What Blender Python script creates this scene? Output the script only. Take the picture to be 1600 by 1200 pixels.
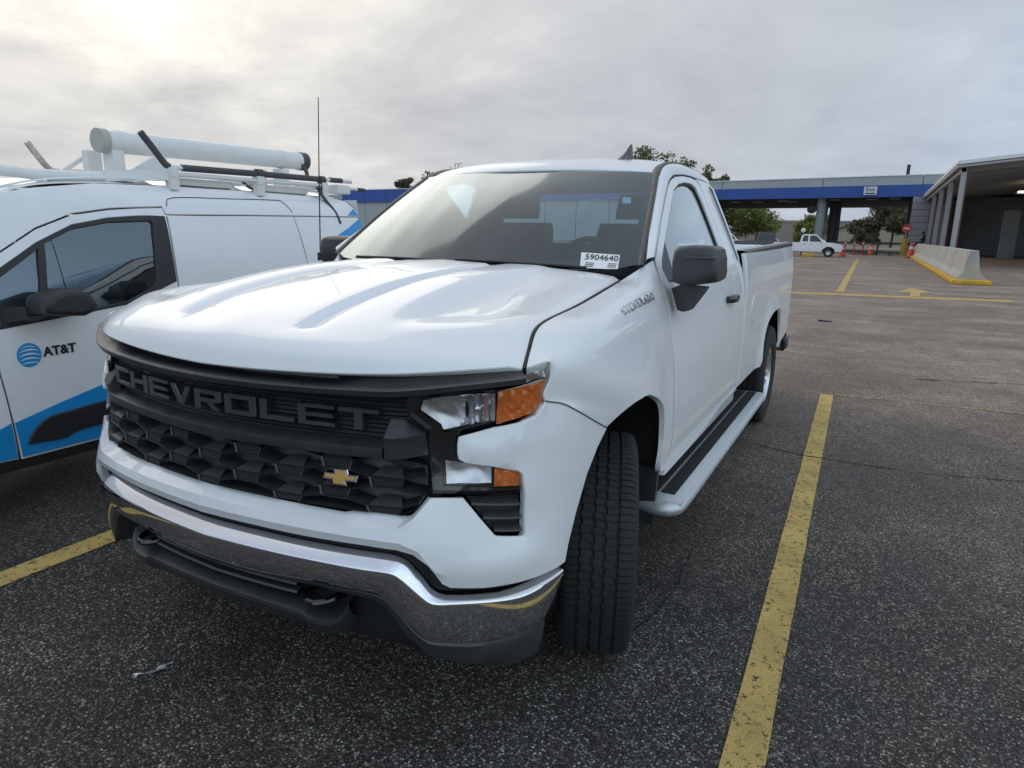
import bpy, bmesh, math, random
import numpy as np
from mathutils import Vector, Matrix, geometry
R = math.radians
random.seed(7); RNG = np.random.RandomState(7)

# ------------------------------------------------------------------ camera
CAMP = np.array([1.67085769, -2.18867588, 1.49222495])
YAW, PITCH, ROLL, FPX = 0.486809836, 0.222759257, 0.0178474023, 1050.75801
def _axes():
    cy, sy = math.cos(YAW), math.sin(YAW); cp, sp = math.cos(PITCH), math.sin(PITCH)
    f = np.array([-sy*cp, cy*cp, -sp]); r = np.array([cy, sy, 0.0]); u = np.cross(r, f)
    return r*math.cos(ROLL)+u*math.sin(ROLL), -r*math.sin(ROLL)+u*math.cos(ROLL), f
AR, AU, AF = _axes()
# measured points: a sight line met with a known plane or body surface gives a real 3D position
def ray(px, py): return AF + AR*(px-800)/FPX - AU*(py-600)/FPX
def at(px, py, **k):
    d = ray(px, py); (a, v), = k.items(); i = 'xyz'.index(a)
    return CAMP + d*((v-CAMP[i])/d[i])

def cr(P, n):
    """catmull-rom through the points P, n samples per span"""
    P = np.asarray(P, float)
    if n <= 1 or len(P) < 3: 
        if len(P) == 2 and n > 1: return np.array([P[0]+(P[1]-P[0])*t for t in np.linspace(0, 1, n+1)])
        return P
    Q = np.vstack([2*P[0]-P[1], P, 2*P[-1]-P[-2]]); out = []
    for i in range(1, len(Q)-2):
        p0, p1, p2, p3 = Q[i-1], Q[i], Q[i+1], Q[i+2]
        for j in range(n):
            t = j/n
            out.append(.5*((2*p1)+(-p0+p2)*t+(2*p0-5*p1+4*p2-p3)*t*t+(-p0+3*p1-3*p2+p3)*t**3))
    out.append(P[-1]); return np.array(out)

def resample(P, n):
    P = np.asarray(P, float); d = np.r_[0, np.cumsum(np.linalg.norm(np.diff(P, axis=0), axis=1))]
    t = np.linspace(0, d[-1], n)
    return np.stack([np.interp(t, d, P[:, k]) for k in range(P.shape[1])], 1)

# plan outlines of the truck's nose (x outwards, y towards the tail)
PU = np.array([(0,-.94),(.15,-.928),(.3,-.908),(.45,-.882),(.57,-.853),(.65,-.824),(.73,-.777),(.82,-.718),(.895,-.660),(.945,-.590),(.977,-.48),(.995,-.33),(1.005,-.15),(1.0,.1)])
PL = np.array([(0,-.975),(.15,-.967),(.3,-.952),(.45,-.928),(.57,-.902),(.67,-.870),(.755,-.824),(.84,-.765),(.905,-.695),(.948,-.605),(.975,-.49),(.987,-.33),(.99,-.15),(.985,.1)])
_DU, _DL = cr(PU, 12), cr(PL, 12)
_AL = np.r_[0, np.cumsum(np.linalg.norm(np.diff(_DU, axis=0), axis=1))]
def plan(z):
    w = min(1, max(0, (1.0-z)/.4)); w = w*w*(3-2*w)
    return _DU*(1-w)+_DL*w
def _nrm(C):
    T = np.gradient(C, axis=0); T /= np.linalg.norm(T, axis=1)[:, None]
    return np.stack([T[:, 1], -T[:, 0]], 1)
_pc = {}
def plan_c(z):
    k = round(z, 3)
    if k not in _pc:
        C = plan(k); _pc[k] = (C, _nrm(C))
    return _pc[k]
def nose(a, z, off=0.0):
    """point of the nose surface: arc length a from the centre line, height z, off = outwards"""
    C, N = plan_c(z); s = -1 if a < 0 else 1; a = abs(a)
    x = np.interp(a, _AL, C[:, 0]); y = np.interp(a, _AL, C[:, 1])
    nx = np.interp(a, _AL, N[:, 0]); ny = np.interp(a, _AL, N[:, 1])
    return np.array([s*(x+nx*off), y+ny*off, z])
def _sd(p):
    C, N = plan_c(p[2]); D = p[:2]-C; i = int(np.argmin((D**2).sum(1)))
    best = (1e9, 0, 0)
    for j in (i-1, i):
        if 0 <= j < len(C)-1:
            e = C[j+1]-C[j]; t = np.dot(p[:2]-C[j], e)/np.dot(e, e)
            if j > 0: t = max(0, t)
            t = min(1, t)
            q = C[j]+e*t; dd = np.linalg.norm(p[:2]-q)
            if dd < best[0]: best = (dd, _AL[j]+(_AL[j+1]-_AL[j])*t, np.dot(p[:2]-q, N[j]*(1-t)+N[j+1]*t))
    return (best[0] if best[2] >= 0 else -best[0]), best[1]
def on_nose(px, py, off=0.0):
    d = ray(px, py); t0 = .6; f0 = None
    for t in np.arange(.9, 4.2, .03):
        f = _sd(CAMP+d*t)[0]-off
        if f0 is not None and f0 > 0 >= f:
            a, b = t0, t
            for _ in range(30):
                m = .5*(a+b)
                if _sd(CAMP+d*m)[0]-off > 0: a = m
                else: b = m
            p = CAMP+d*a
            return _sd(p)[1], p[2]
        t0, f0 = t, f
    raise ValueError(('miss', px, py))
def nz(px, py, off=0.0):
    a, z = on_nose(px, py, off); return nose(a, z, off)
# ------------------------------------------------------------------ scene, camera, sky, sun, exposure
for o in list(bpy.data.objects): bpy.data.objects.remove(o)
SC = bpy.context.scene; COL = SC.collection
cd = bpy.data.cameras.new('camera'); cam = bpy.data.objects.new('camera', cd); COL.objects.link(cam)
cd.sensor_width = 36.0; cd.lens = 36.0*FPX/1600.0; cd.clip_start = .05; cd.clip_end = 5000
cam.matrix_world = Matrix(((AR[0], AU[0], -AF[0], CAMP[0]), (AR[1], AU[1], -AF[1], CAMP[1]), (AR[2], AU[2], -AF[2], CAMP[2]), (0, 0, 0, 1)))
SC.camera = cam
SUN_AZ, SUN_EL = R(-58.0), R(27.0)      # azimuth from +Y towards +X
SUND = (math.sin(SUN_AZ)*math.cos(SUN_EL), math.cos(SUN_AZ)*math.cos(SUN_EL), math.sin(SUN_EL))
SC.view_settings.view_transform = 'Standard'; SC.view_settings.look = 'None'
SC.view_settings.gamma = 1.0; SC.view_settings.exposure = 0.0; SC.view_settings.use_curve_mapping = False
SC.render.resolution_x, SC.render.resolution_y = 1024, 768

W = bpy.data.worlds.new('World'); SC.world = W; W.use_nodes = True
def build_world():
    nt = W.node_tree; N = nt.nodes; Lk = nt.links; N.clear()
    def n(t, **k):
        q = N.new(t)
        for a, v in k.items(): setattr(q, a, v)
        return q
    def math_(op, a, b=None, clamp=False):
        q = n('ShaderNodeMath', operation=op); q.use_clamp = clamp
        for i, v in enumerate((a, b)):
            if v is None: continue
            if hasattr(v, 'links'): Lk.new(v, q.inputs[i])
            else: q.inputs[i].default_value = v
        return q.outputs[0]
    tc = n('ShaderNodeTexCoord'); g = tc.outputs['Generated']
    sky = n('ShaderNodeTexSky', sky_type='NISHITA'); sky.sun_disc = False
    sky.sun_elevation = SUN_EL; sky.sun_rotation = SUN_AZ; sky.dust_density = 2.0
    # a sheet of low cloud: the view direction met with a flat layer overhead
    sep = n('ShaderNodeSeparateXYZ'); Lk.new(g, sep.inputs[0])
    zz = math_('MAXIMUM', sep.outputs[2], 0.0); zz = math_('ADD', zz, .26)
    dv = n('ShaderNodeCombineXYZ')
    Lk.new(math_('DIVIDE', sep.outputs[0], zz), dv.inputs[0]); Lk.new(math_('DIVIDE', sep.outputs[1], zz), dv.inputs[1])
    def noise(scale, detail, rough, dist, off):
        mp = n('ShaderNodeMapping'); mp.inputs['Location'].default_value = off; Lk.new(dv.outputs[0], mp.inputs['Vector'])
        q = n('ShaderNodeTexNoise'); q.inputs['Scale'].default_value = scale; q.inputs['Detail'].default_value = detail
        q.inputs['Roughness'].default_value = rough; q.inputs['Distortion'].default_value = dist
        Lk.new(mp.outputs[0], q.inputs['Vector']); return q.outputs['Fac']
    big = noise(.55, 6, .55, .6, (3.1, 1.7, 0)); mid = noise(1.7, 7, .6, .5, (0.4, 5.2, 0)); lump = noise(4.5, 5, .55, .25, (8.4, 1.2, 0))
    d1 = math_('MULTIPLY', big, .50); d2 = math_('MULTIPLY', mid, .40); d3 = math_('MULTIPLY', lump, .16)
    d1 = math_('SUBTRACT', d1, .03)
    dens = math_('ADD', math_('ADD', d1, d2), d3)
    ramp = n('ShaderNodeValToRGB'); Lk.new(dens, ramp.inputs[0])
    e = ramp.color_ramp.elements
    e[0].position = .32; e[0].color = (.78, .79, .80, 1)
    e[1].position = .72; e[1].color = (.40, .43, .49, 1)
    m = e.new(.45); m.color = (.60, .625, .67, 1)
    m = e.new(.58); m.color = (.515, .54, .59, 1)
    # veiled sun: forward scattering through the cloud
    dot = n('ShaderNodeVectorMath', operation='DOT_PRODUCT'); Lk.new(g, dot.inputs[0]); dot.inputs[1].default_value = SUND
    c = math_('MAXIMUM', dot.outputs['Value'], 0.0)
    glow = math_('ADD', math_('MULTIPLY', math_('POWER', c, 40.0), .60), math_('MULTIPLY', math_('POWER', c, 9.0), .20))
    thin = n('ShaderNodeMapRange'); thin.inputs['From Min'].default_value = .60; thin.inputs['From Max'].default_value = .34
    thin.inputs['To Min'].default_value = .18; thin.inputs['To Max'].default_value = 1.9; Lk.new(dens, thin.inputs['Value'])
    gl = math_('MULTIPLY', glow, thin.outputs[0])
    gc = n('ShaderNodeMix', data_type='RGBA'); gc.blend_type = 'ADD'; gc.inputs['Factor'].default_value = 1
    warm = n('ShaderNodeMix', data_type='RGBA'); warm.blend_type = 'MULTIPLY'; warm.inputs['Factor'].default_value = 1
    warm.inputs['A'].default_value = (1.0, .92, .76, 1); Lk.new(gl, warm.inputs['B'])
    Lk.new(ramp.outputs[0], gc.inputs['A']); Lk.new(warm.outputs['Result'], gc.inputs['B'])
    # a cloud sheet is brighter overhead than near the horizon (overcast luminance distribution)
    hz = n('ShaderNodeMapRange', interpolation_type='SMOOTHSTEP'); hz.inputs['From Min'].default_value = .22; hz.inputs['From Max'].default_value = .95
    hz.inputs['To Min'].default_value = 1.0; hz.inputs['To Max'].default_value = 1.1; Lk.new(sep.outputs[2], hz.inputs['Value'])
    hm = n('ShaderNodeMix', data_type='RGBA'); hm.blend_type = 'MULTIPLY'; hm.inputs['Factor'].default_value = 1
    Lk.new(gc.outputs['Result'], hm.inputs['A']); Lk.new(hz.outputs[0], hm.inputs['B'])
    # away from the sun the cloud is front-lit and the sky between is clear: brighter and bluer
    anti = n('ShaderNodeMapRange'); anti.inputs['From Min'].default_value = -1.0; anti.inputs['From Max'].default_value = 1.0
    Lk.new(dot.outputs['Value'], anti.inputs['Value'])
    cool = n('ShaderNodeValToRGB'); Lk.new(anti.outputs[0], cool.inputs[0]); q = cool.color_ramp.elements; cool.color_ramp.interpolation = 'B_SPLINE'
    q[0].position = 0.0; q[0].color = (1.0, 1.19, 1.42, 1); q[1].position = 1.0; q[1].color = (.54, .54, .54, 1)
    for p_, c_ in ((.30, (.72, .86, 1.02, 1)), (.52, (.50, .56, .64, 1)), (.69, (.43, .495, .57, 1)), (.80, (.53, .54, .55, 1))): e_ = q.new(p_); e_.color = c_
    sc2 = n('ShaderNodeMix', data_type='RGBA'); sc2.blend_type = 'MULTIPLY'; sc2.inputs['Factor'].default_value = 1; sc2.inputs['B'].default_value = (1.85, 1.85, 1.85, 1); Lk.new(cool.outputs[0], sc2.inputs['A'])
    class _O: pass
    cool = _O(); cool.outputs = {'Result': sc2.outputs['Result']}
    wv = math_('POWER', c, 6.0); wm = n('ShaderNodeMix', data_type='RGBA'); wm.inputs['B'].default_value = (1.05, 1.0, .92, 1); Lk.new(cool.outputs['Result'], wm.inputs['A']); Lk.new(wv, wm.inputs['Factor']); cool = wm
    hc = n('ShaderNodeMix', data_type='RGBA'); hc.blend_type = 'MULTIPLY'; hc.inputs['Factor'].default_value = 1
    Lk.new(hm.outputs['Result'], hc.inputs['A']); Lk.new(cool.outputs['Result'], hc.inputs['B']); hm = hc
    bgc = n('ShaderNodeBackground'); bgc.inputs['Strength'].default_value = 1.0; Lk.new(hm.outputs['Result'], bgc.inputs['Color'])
    bgs = n('ShaderNodeBackground'); bgs.inputs['Strength'].default_value = .10; Lk.new(sky.outputs[0], bgs.inputs['Color'])
    # a few breaks show the clear sky behind
    cov = n('ShaderNodeMapRange'); cov.inputs['From Min'].default_value = .26; cov.inputs['From Max'].default_value = .34
    cov.inputs['To Min'].default_value = .75; cov.inputs['To Max'].default_value = 1.0; Lk.new(dens, cov.inputs['Value'])
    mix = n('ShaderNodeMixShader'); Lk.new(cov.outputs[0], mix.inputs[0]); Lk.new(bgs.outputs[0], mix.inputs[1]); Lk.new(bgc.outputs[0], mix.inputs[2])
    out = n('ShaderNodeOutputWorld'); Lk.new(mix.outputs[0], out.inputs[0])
build_world()
sl = bpy.data.lights.new('sun', 'SUN'); sl.energy = .6; sl.angle = R(50); sl.color = (1.0, .93, .82)
so = bpy.data.objects.new('sun', sl); COL.objects.link(so)
so.rotation_euler = Vector(SUND).to_track_quat('Z', 'Y').to_euler(); so.location = (-8, 6, 9)

# ------------------------------------------------------------------ materials
MATS = {}
def mat(name, col, rough=.5, metal=0.0, coat=0.0, spec=.5, var=0.0, vscale=8.0, bump=0.0, bscale=60.0, rvar=0.0, coatr=.03, detail=5):
    if name in MATS: return MATS[name]
    m = bpy.data.materials.new(name); m.use_nodes = True; nt = m.node_tree; b = nt.nodes['Principled BSDF']
    b.inputs['Base Color'].default_value = (*col, 1); b.inputs['Roughness'].default_value = rough
    b.inputs['Metallic'].default_value = metal; b.inputs['Coat Weight'].default_value = coat
    b.inputs['Coat Roughness'].default_value = coatr; b.inputs['Specular IOR Level'].default_value = spec
    if var or bump or rvar:
        tc = nt.nodes.new('ShaderNodeTexCoord')
    if var or rvar:
        nz_ = nt.nodes.new('ShaderNodeTexNoise'); nz_.inputs['Scale'].default_value = vscale; nz_.inputs['Detail'].default_value = detail
        nz_.inputs['Roughness'].default_value = .65
        nt.links.new(tc.outputs['Object'], nz_.inputs['Vector'])
    if var:
        mr = nt.nodes.new('ShaderNodeMapRange'); mr.inputs['From Min'].default_value = .3; mr.inputs['From Max'].default_value = .7
        mr.inputs['To Min'].default_value = 1-var; mr.inputs['To Max'].default_value = 1+var*.6
        nt.links.new(nz_.outputs['Fac'], mr.inputs['Value'])
        mx = nt.nodes.new('ShaderNodeMix'); mx.data_type = 'RGBA'; mx.blend_type = 'MULTIPLY'; mx.inputs['Factor'].default_value = 1
        mx.inputs['A'].default_value = (*col, 1); nt.links.new(mr.outputs[0], mx.inputs['B']); nt.links.new(mx.outputs['Result'], b.inputs['Base Color'])
    if rvar:
        mr2 = nt.nodes.new('ShaderNodeMapRange'); mr2.inputs['From Min'].default_value = .35; mr2.inputs['From Max'].default_value = .7
        mr2.inputs['To Min'].default_value = rough; mr2.inputs['To Max'].default_value = rough+rvar
        nt.links.new(nz_.outputs['Fac'], mr2.inputs['Value']); nt.links.new(mr2.outputs[0], b.inputs['Roughness'])
    if bump:
        nb = nt.nodes.new('ShaderNodeTexNoise'); nb.inputs['Scale'].default_value = bscale; nb.inputs['Detail'].default_value = 4
        nt.links.new(tc.outputs['Object'], nb.inputs['Vector'])
        bp = nt.nodes.new('ShaderNodeBump'); bp.inputs['Strength'].default_value = bump; bp.inputs['Distance'].default_value = .01
        nt.links.new(nb.outputs['Fac'], bp.inputs['Height']); nt.links.new(bp.outputs[0], b.inputs['Normal'])
    MATS[name] = m; return m
def glass(name, tint=(.80,.86,.84), ior=1.5, rough=.0, boost=1.0, gcol=(1,1,1)):
    if name in MATS: return MATS[name]
    m = bpy.data.materials.new(name); m.use_nodes = True; nt = m.node_tree; nt.nodes.clear()
    tr = nt.nodes.new('ShaderNodeBsdfTransparent'); tr.inputs[0].default_value = (*tint, 1)
    gl = nt.nodes.new('ShaderNodeBsdfGlossy'); gl.inputs['Roughness'].default_value = rough; gl.inputs[0].default_value = (*gcol, 1)
    fr = nt.nodes.new('ShaderNodeFresnel'); fr.inputs[0].default_value = ior
    mu = nt.nodes.new('ShaderNodeMath'); mu.operation = 'MULTIPLY'; mu.inputs[1].default_value = boost; mu.use_clamp = True
    nt.links.new(fr.outputs[0], mu.inputs[0])
    mx = nt.nodes.new('ShaderNodeMixShader'); ou = nt.nodes.new('ShaderNodeOutputMaterial')
    nt.links.new(mu.outputs[0], mx.inputs[0]); nt.links.new(tr.outputs[0], mx.inputs[1]); nt.links.new(gl.outputs[0], mx.inputs[2]); nt.links.new(mx.outputs[0], ou.inputs[0])
    MATS[name] = m; return m

PAINT = mat('white_paint', (.79,.80,.81), .40, coat=.7, var=.02, vscale=3, rvar=.05)
VANPAINT = mat('van_white_paint', (.76,.77,.78), .42, coat=.8, var=.04, vscale=2.2)
BLK = mat('black_plastic', (.030,.031,.034), .38, var=.22, vscale=14, bump=.10, bscale=900, rvar=.12, spec=.65)
GRL = mat('grille_plastic', (.024,.025,.027), .35, var=.2, vscale=14, bump=.08, bscale=900, rvar=.12, spec=1.0)
BLKD = mat('deep_black_plastic', (.008,.008,.009), .55)
GLOSSB = mat('gloss_black', (.006,.006,.007), .12, coat=.6)
CHROME = mat('chrome', (.80,.80,.82), .035, metal=1.0, rvar=.10, vscale=90, detail=8)
SILVER = mat('silver_metal', (.62,.63,.65), .28, metal=1.0, rvar=.1, vscale=20)
ALU = mat('galvanised_metal', (.60,.64,.66), .42, metal=.7, var=.10, vscale=40, rvar=.15)
RUB = mat('rubber', (.017,.017,.018), .75, var=.3, vscale=20, bump=.25, bscale=240)
LINER = mat('liner_felt', (.012,.012,.013), .9, var=.4, vscale=30)
GREYP = mat('grey_plastic', (.06,.063,.068), .5, var=.15, vscale=20)
SEATM = mat('seat_cloth', (.085,.088,.092), .85, var=.2, vscale=30)
DASHM = mat('dash_plastic', (.06,.062,.066), .6)
AMBER = mat('amber_lens', (.85,.20,.012), .22, coat=1.0, bump=.35, bscale=90, var=.35, vscale=30)
REFL = mat('reflector', (.62,.63,.65), .26, metal=1.0, bump=.10, bscale=40, rvar=.15, vscale=30)
LENS = glass('clear_lens', (.96,.96,.97), 1.45)
WGLASS = glass('windshield_glass', (.70,.83,.90), 1.55, rough=.07, boost=1.8, gcol=(.84,.94,1.0))
SGLASS = glass('side_glass', (.74,.87,.88), 1.5, boost=2.6, gcol=(.9,.98,1.0))
TGLASS = glass('tinted_glass', (.16,.18,.19), 1.5, boost=1.1)
WHITEL = mat('white_label', (.80,.80,.80), .5); INK = mat('black_ink', (.012,.012,.014), .5)
GOLD = mat('gold_emblem', (.62,.36,.10), .35, metal=.35, coat=.5)

# ------------------------------------------------------------------ mesh helpers
def link(o, parent=None):
    COL.objects.link(o)
    if parent is not None:
        o.parent = parent
        o.matrix_parent_inverse = parent_inv(parent)
    return o
def parent_inv(p):
    M = Matrix.Identity(4); q = p
    chain = []
    while q is not None: chain.append(q); q = q.parent
    for q in reversed(chain):
        M = M @ (q.matrix_parent_inverse if q.parent else Matrix.Identity(4)) @ q.matrix_basis
    return M.inverted()
def mesh(name, V, F, m, sharp=32, smooth=True):
    me = bpy.data.meshes.new(name)
    me.from_pydata([tuple(map(float, v)) for v in V], [], [tuple(int(i) for i in f) for f in F]); me.validate(); me.update()
    if smooth:
        me.polygons.foreach_set('use_smooth', [True]*len(me.polygons))
        me.set_sharp_from_angle(angle=R(sharp))
    me.materials.append(m); return me
def mk(name, V, F, m, parent=None, sharp=32, smooth=True):
    o = bpy.data.objects.new(name, mesh(name, V, F, m, sharp, smooth)); return link(o, parent)
def tag(o, label=None, cat=None, group=None, kind=None):
    if label: o['label'] = label
    if cat: o['category'] = cat
    if group: o['group'] = group
    if kind: o['kind'] = kind
    return o
def empty(name, loc=(0,0,0), rz=0.0):
    o = bpy.data.objects.new(name, None); COL.objects.link(o); o.location = loc; o.rotation_euler = (0, 0, rz); o.empty_display_size = .2
    return o
def flip(V, F):
    V = np.array(V, float).copy(); V[:, 0] *= -1
    return V, [tuple(reversed(f)) for f in F]
def both(name, V, F, m, parent, **k):
    a = mk(name, V, F, m, parent, **k); V2, F2 = flip(V, F); b = mk(name, V2, F2, m, parent, **k); return a, b
def sym(V, F):
    """join a half with its mirror image, welding the centre line"""
    V = np.array(V, float); n = len(V); V2, F2 = flip(V, F); idx = list(range(n, 2*n))
    for i in range(n):
        if abs(V[i, 0]) < 1e-4: idx[i] = i
    return np.vstack([V, V2]), list(F)+[tuple(idx[j] for j in f) for f in F2]
def merge(parts):
    V = []; F = []
    for v, f in parts:
        k = sum(len(q) for q in V); V.append(np.array(v, float)); F += [tuple(i+k for i in g) for g in f]
    return np.vstack(V), F
def grid(G, closed_u=False, closed_v=False):
    G = np.array(G, float); a, b = G.shape[:2]; F = []
    for i in range(a if closed_u else a-1):
        for j in range(b if closed_v else b-1):
            i2, j2 = (i+1) % a, (j+1) % b
            F.append((i*b+j, i*b+j2, i2*b+j2, i2*b+j))
    return G.reshape(-1, 3), F
def loft(S, nu=6, nv=6):
    S = [cr(s, nv) for s in S]; S = np.array(S); G = cr(S.reshape(len(S), -1), nu).reshape(-1, S.shape[1], 3)
    return G
def flange(V, F, depth=.012, bev=.003, toward=None):
    """round the free edges of a sheet and turn them inwards"""
    V = np.array(V, float); nV = len(V); N = np.zeros_like(V); E = {}
    for f in F:
        p = V[list(f)]; nn = np.zeros(3)
        for i in range(1, len(f)-1): nn += np.cross(p[i]-p[0], p[i+1]-p[0])
        for i in f: N[i] += nn
        for i in range(len(f)):
            a, b = f[i], f[(i+1) % len(f)]; k = (min(a, b), max(a, b)); E.setdefault(k, []).append((a, b))
    N /= np.maximum(np.linalg.norm(N, axis=1), 1e-12)[:, None]
    B = [e[0] for e in E.values() if len(e) == 1]
    out = {}
    for a, b in B:
        t = V[b]-V[a]; t /= max(np.linalg.norm(t), 1e-9)
        for i in (a, b):
            o = np.cross(t, N[i]); out.setdefault(i, []).append(o)
    m1 = {}; m2 = {}; NV = list(V)
    for i, L in out.items():
        o = sum(L); o = o/max(np.linalg.norm(o), 1e-9)
        m1[i] = len(NV); NV.append(V[i]+o*bev*.9-N[i]*bev)
        m2[i] = len(NV); NV.append(V[i]+o*bev*.9-N[i]*(bev+depth))
    F = list(F)
    for a, b in B:
        F.append((b, a, m1[a], m1[b])); F.append((m1[b], m1[a], m2[a], m2[b]))
    return np.array(NV), F
def inpoly(p, P):
    x, y = p; c = False; n = len(P); j = n-1
    for i in range(n):
        if (P[i][1] > y) != (P[j][1] > y) and x < (P[j][0]-P[i][0])*(y-P[i][1])/(P[j][1]-P[i][1])+P[i][0]: c = not c
        j = i
    return c
def inset(P, d):
    P = [np.array(p[:2], float) for p in P]; n = len(P)
    A = sum(P[i][0]*P[(i+1) % n][1]-P[(i+1) % n][0]*P[i][1] for i in range(n)); s = 1 if A > 0 else -1
    out = []
    for i in range(n):
        e1 = P[i]-P[i-1]; e2 = P[(i+1) % n]-P[i]
        n1 = np.array([-e1[1], e1[0]])*s/max(np.linalg.norm(e1), 1e-9); n2 = np.array([-e2[1], e2[0]])*s/max(np.linalg.norm(e2), 1e-9)
        m = n1+n2; L = np.linalg.norm(m)
        m = n1 if L < .3 else m/L
        out.append(P[i]+m*d/max(.5, float(np.dot(m, n1))))
    return out
def panel(outline, fmap, sp=.05, holes=(), creases=(), off=0.0, ins=0.0015, dens=None, close=()):
    """sheet cut to an outline on a curved surface; outline points may carry their own offset (a, b, off)"""
    pts = []; fixed = []; edges = []
    def add(P, closed, ins_=0.0, sgn=1):
        offs = [p[2] if len(p) > 2 else off for p in P]
        Q = inset(P, ins_*sgn) if (ins_ and closed) else [np.array(p[:2], float) for p in P]
        first = len(pts); n = len(Q)
        for i in range(n if closed else n-1):
            a, b = Q[i], Q[(i+1) % n]; oa, ob = offs[i], offs[(i+1) % n]
            k = max(1, int(round(np.linalg.norm(b-a)/sp)))
            for j in range(k):
                pts.append(a+(b-a)*j/k); fixed.append(oa+(ob-oa)*j/k)
        if not closed: pts.append(Q[-1]); fixed.append(offs[-1])
        last = len(pts)
        for i in range(first, last-1): edges.append((i, i+1))
        if closed: edges.append((last-1, first))
        return Q
    Q0 = add(outline, True, ins); QH = [add(h, True, ins, -1) for h in holes]
    for c in creases: add(c, False)
    nb = len(pts); bp = np.array(pts); lo = bp.min(0); hi = bp.max(0)
    r3 = math.sqrt(3)/2
    yy = lo[1]+sp*.5; row = 0
    while yy < hi[1]:
        xx = lo[0]+sp*(.5 if row % 2 else .1)
        while xx < hi[0]:
            p = (xx, yy)
            if inpoly(p, Q0) and not any(inpoly(p, h) for h in QH) and ((bp-np.array(p))**2).sum(1).min() > (.55*sp)**2:
                pts.append(np.array(p)); fixed.append(None)
            xx += sp
        yy += sp*r3; row += 1
    v, e, f, ov, oe, of = geometry.delaunay_2d_cdt([Vector(p) for p in pts], edges, [], 0, 1e-6)
    P2 = np.array([(q.x, q.y) for q in v]); n = len(P2); offv = np.zeros(n); isf = np.zeros(n, bool)
    for i in range(n):
        for k in ov[i]:
            if k < nb: offv[i] = fixed[k]; isf[i] = True; break
    FF = []
    for t in f:
        c = P2[list(t)].mean(0)
        if inpoly(c, Q0) and not any(inpoly(c, h) for h in QH): FF.append(tuple(t))
    if np.ptp(offv[isf]) > 1e-9:
        A = np.zeros((n, n)); 
        for t in FF:
            for i in range(3):
                a, b = t[i], t[(i+1) % 3]; A[a, b] = A[b, a] = 1
        fr = np.where(~isf & (A.sum(1) > 0))[0]; fx = np.where(isf)[0]
        if len(fr):
            D = np.diag(A[fr].sum(1))-A[np.ix_(fr, fr)]
            offv[fr] = np.linalg.solve(D, A[np.ix_(fr, fx)] @ offv[fx])
    else: offv[:] = offv[isf][0]
    V3 = np.array([fmap(P2[i, 0], P2[i, 1], offv[i]) for i in range(n)])
    used = sorted({i for t in FF for i in t}); rm = {k: i for i, k in enumerate(used)}
    return V3[used], [tuple(rm[i] for i in t) for t in FF]
def orient(V, F, ref):
    """make the faces look along ref (a direction, or a function of the face centre)"""
    V = np.array(V, float); out = []
    for f in F:
        p = V[list(f)]; nn = np.cross(p[1]-p[0], p[2]-p[0])
        if len(f) > 3: nn = nn+np.cross(p[2]-p[0], p[3]-p[0])
        out.append(nn)
    s = sum(float(np.dot(nn, ref(V[list(f)].mean(0)) if callable(ref) else ref)) for nn, f in zip(out, F))
    return V, (F if s > 0 else [tuple(reversed(f)) for f in F])
def box(cx, cy, cz, sx, sy, sz, bev=0.0):
    if bev <= 0:
        V = [(cx+i*sx/2, cy+j*sy/2, cz+k*sz/2) for i in (-1, 1) for j in (-1, 1) for k in (-1, 1)]
        return np.array(V), [(0,1,3,2),(4,6,7,5),(0,4,5,1),(2,3,7,6),(0,2,6,4),(1,5,7,3)]
    bm = bmesh.new(); bmesh.ops.create_cube(bm, size=1)
    for v in bm.verts: v.co = (v.co.x*sx, v.co.y*sy, v.co.z*sz)
    bmesh.ops.bevel(bm, geom=bm.edges[:], offset=bev, segments=2, affect='EDGES', profile=.5)
    V = np.array([v.co[:] for v in bm.verts])+np.array([cx, cy, cz]); bm.verts.index_update()
    F = [tuple(v.index for v in f.verts) for f in bm.faces]; bm.free(); return V, F
def hexa(P):
    """solid from 8 corners: 4 of one end, 4 of the other in the same order"""
    V, F = np.array(P, float), [(0,1,2,3),(7,6,5,4),(0,4,5,1),(1,5,6,2),(2,6,7,3),(3,7,4,0)]
    c = V.mean(0); F2 = []
    for f in F:
        p = V[list(f)]; nn = np.cross(p[1]-p[0], p[2]-p[0])
        F2.append(f if np.dot(nn, p.mean(0)-c) > 0 else tuple(reversed(f)))
    return V, F2
def tube(path, r, n=10, caps=True, sub=1):
    P = cr(path, sub) if sub > 1 else np.array(path, float); rr = np.full(len(P), r) if np.isscalar(r) else np.interp(np.linspace(0, 1, len(P)), np.linspace(0, 1, len(r)), r)
    T = np.gradient(P, axis=0); T /= np.linalg.norm(T, axis=1)[:, None]
    ref = np.array([0, 0, 1.0]) if abs(T[0, 2]) < .9 else np.array([1.0, 0, 0]); rings = []
    u = np.cross(T[0], ref); u /= np.linalg.norm(u)
    for i in range(len(P)):
        u = u-T[i]*np.dot(u, T[i]); u /= np.linalg.norm(u); w = np.cross(T[i], u)
        rings.append([P[i]+rr[i]*(math.cos(2*math.pi*k/n)*u+math.sin(2*math.pi*k/n)*w) for k in range(n)])
    V, F = grid(rings, closed_v=True)
    if caps: F += [tuple(range(n)), tuple(reversed(range(len(V)-n, len(V))))]
    return V, F
def lathe(prof, n=48, axis='x', c=(0, 0, 0)):
    """profile of (along axis, radius)"""
    G = []
    for k in range(n):
        t = 2*math.pi*k/n; ct, st = math.cos(t), math.sin(t)
        if axis == 'x': G.append([(p, r*ct, r*st) for p, r in prof])
        else: G.append([(r*ct, r*st, p) for p, r in prof])
    V, F = grid(G, closed_u=True); return V+np.array(c), F
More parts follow.
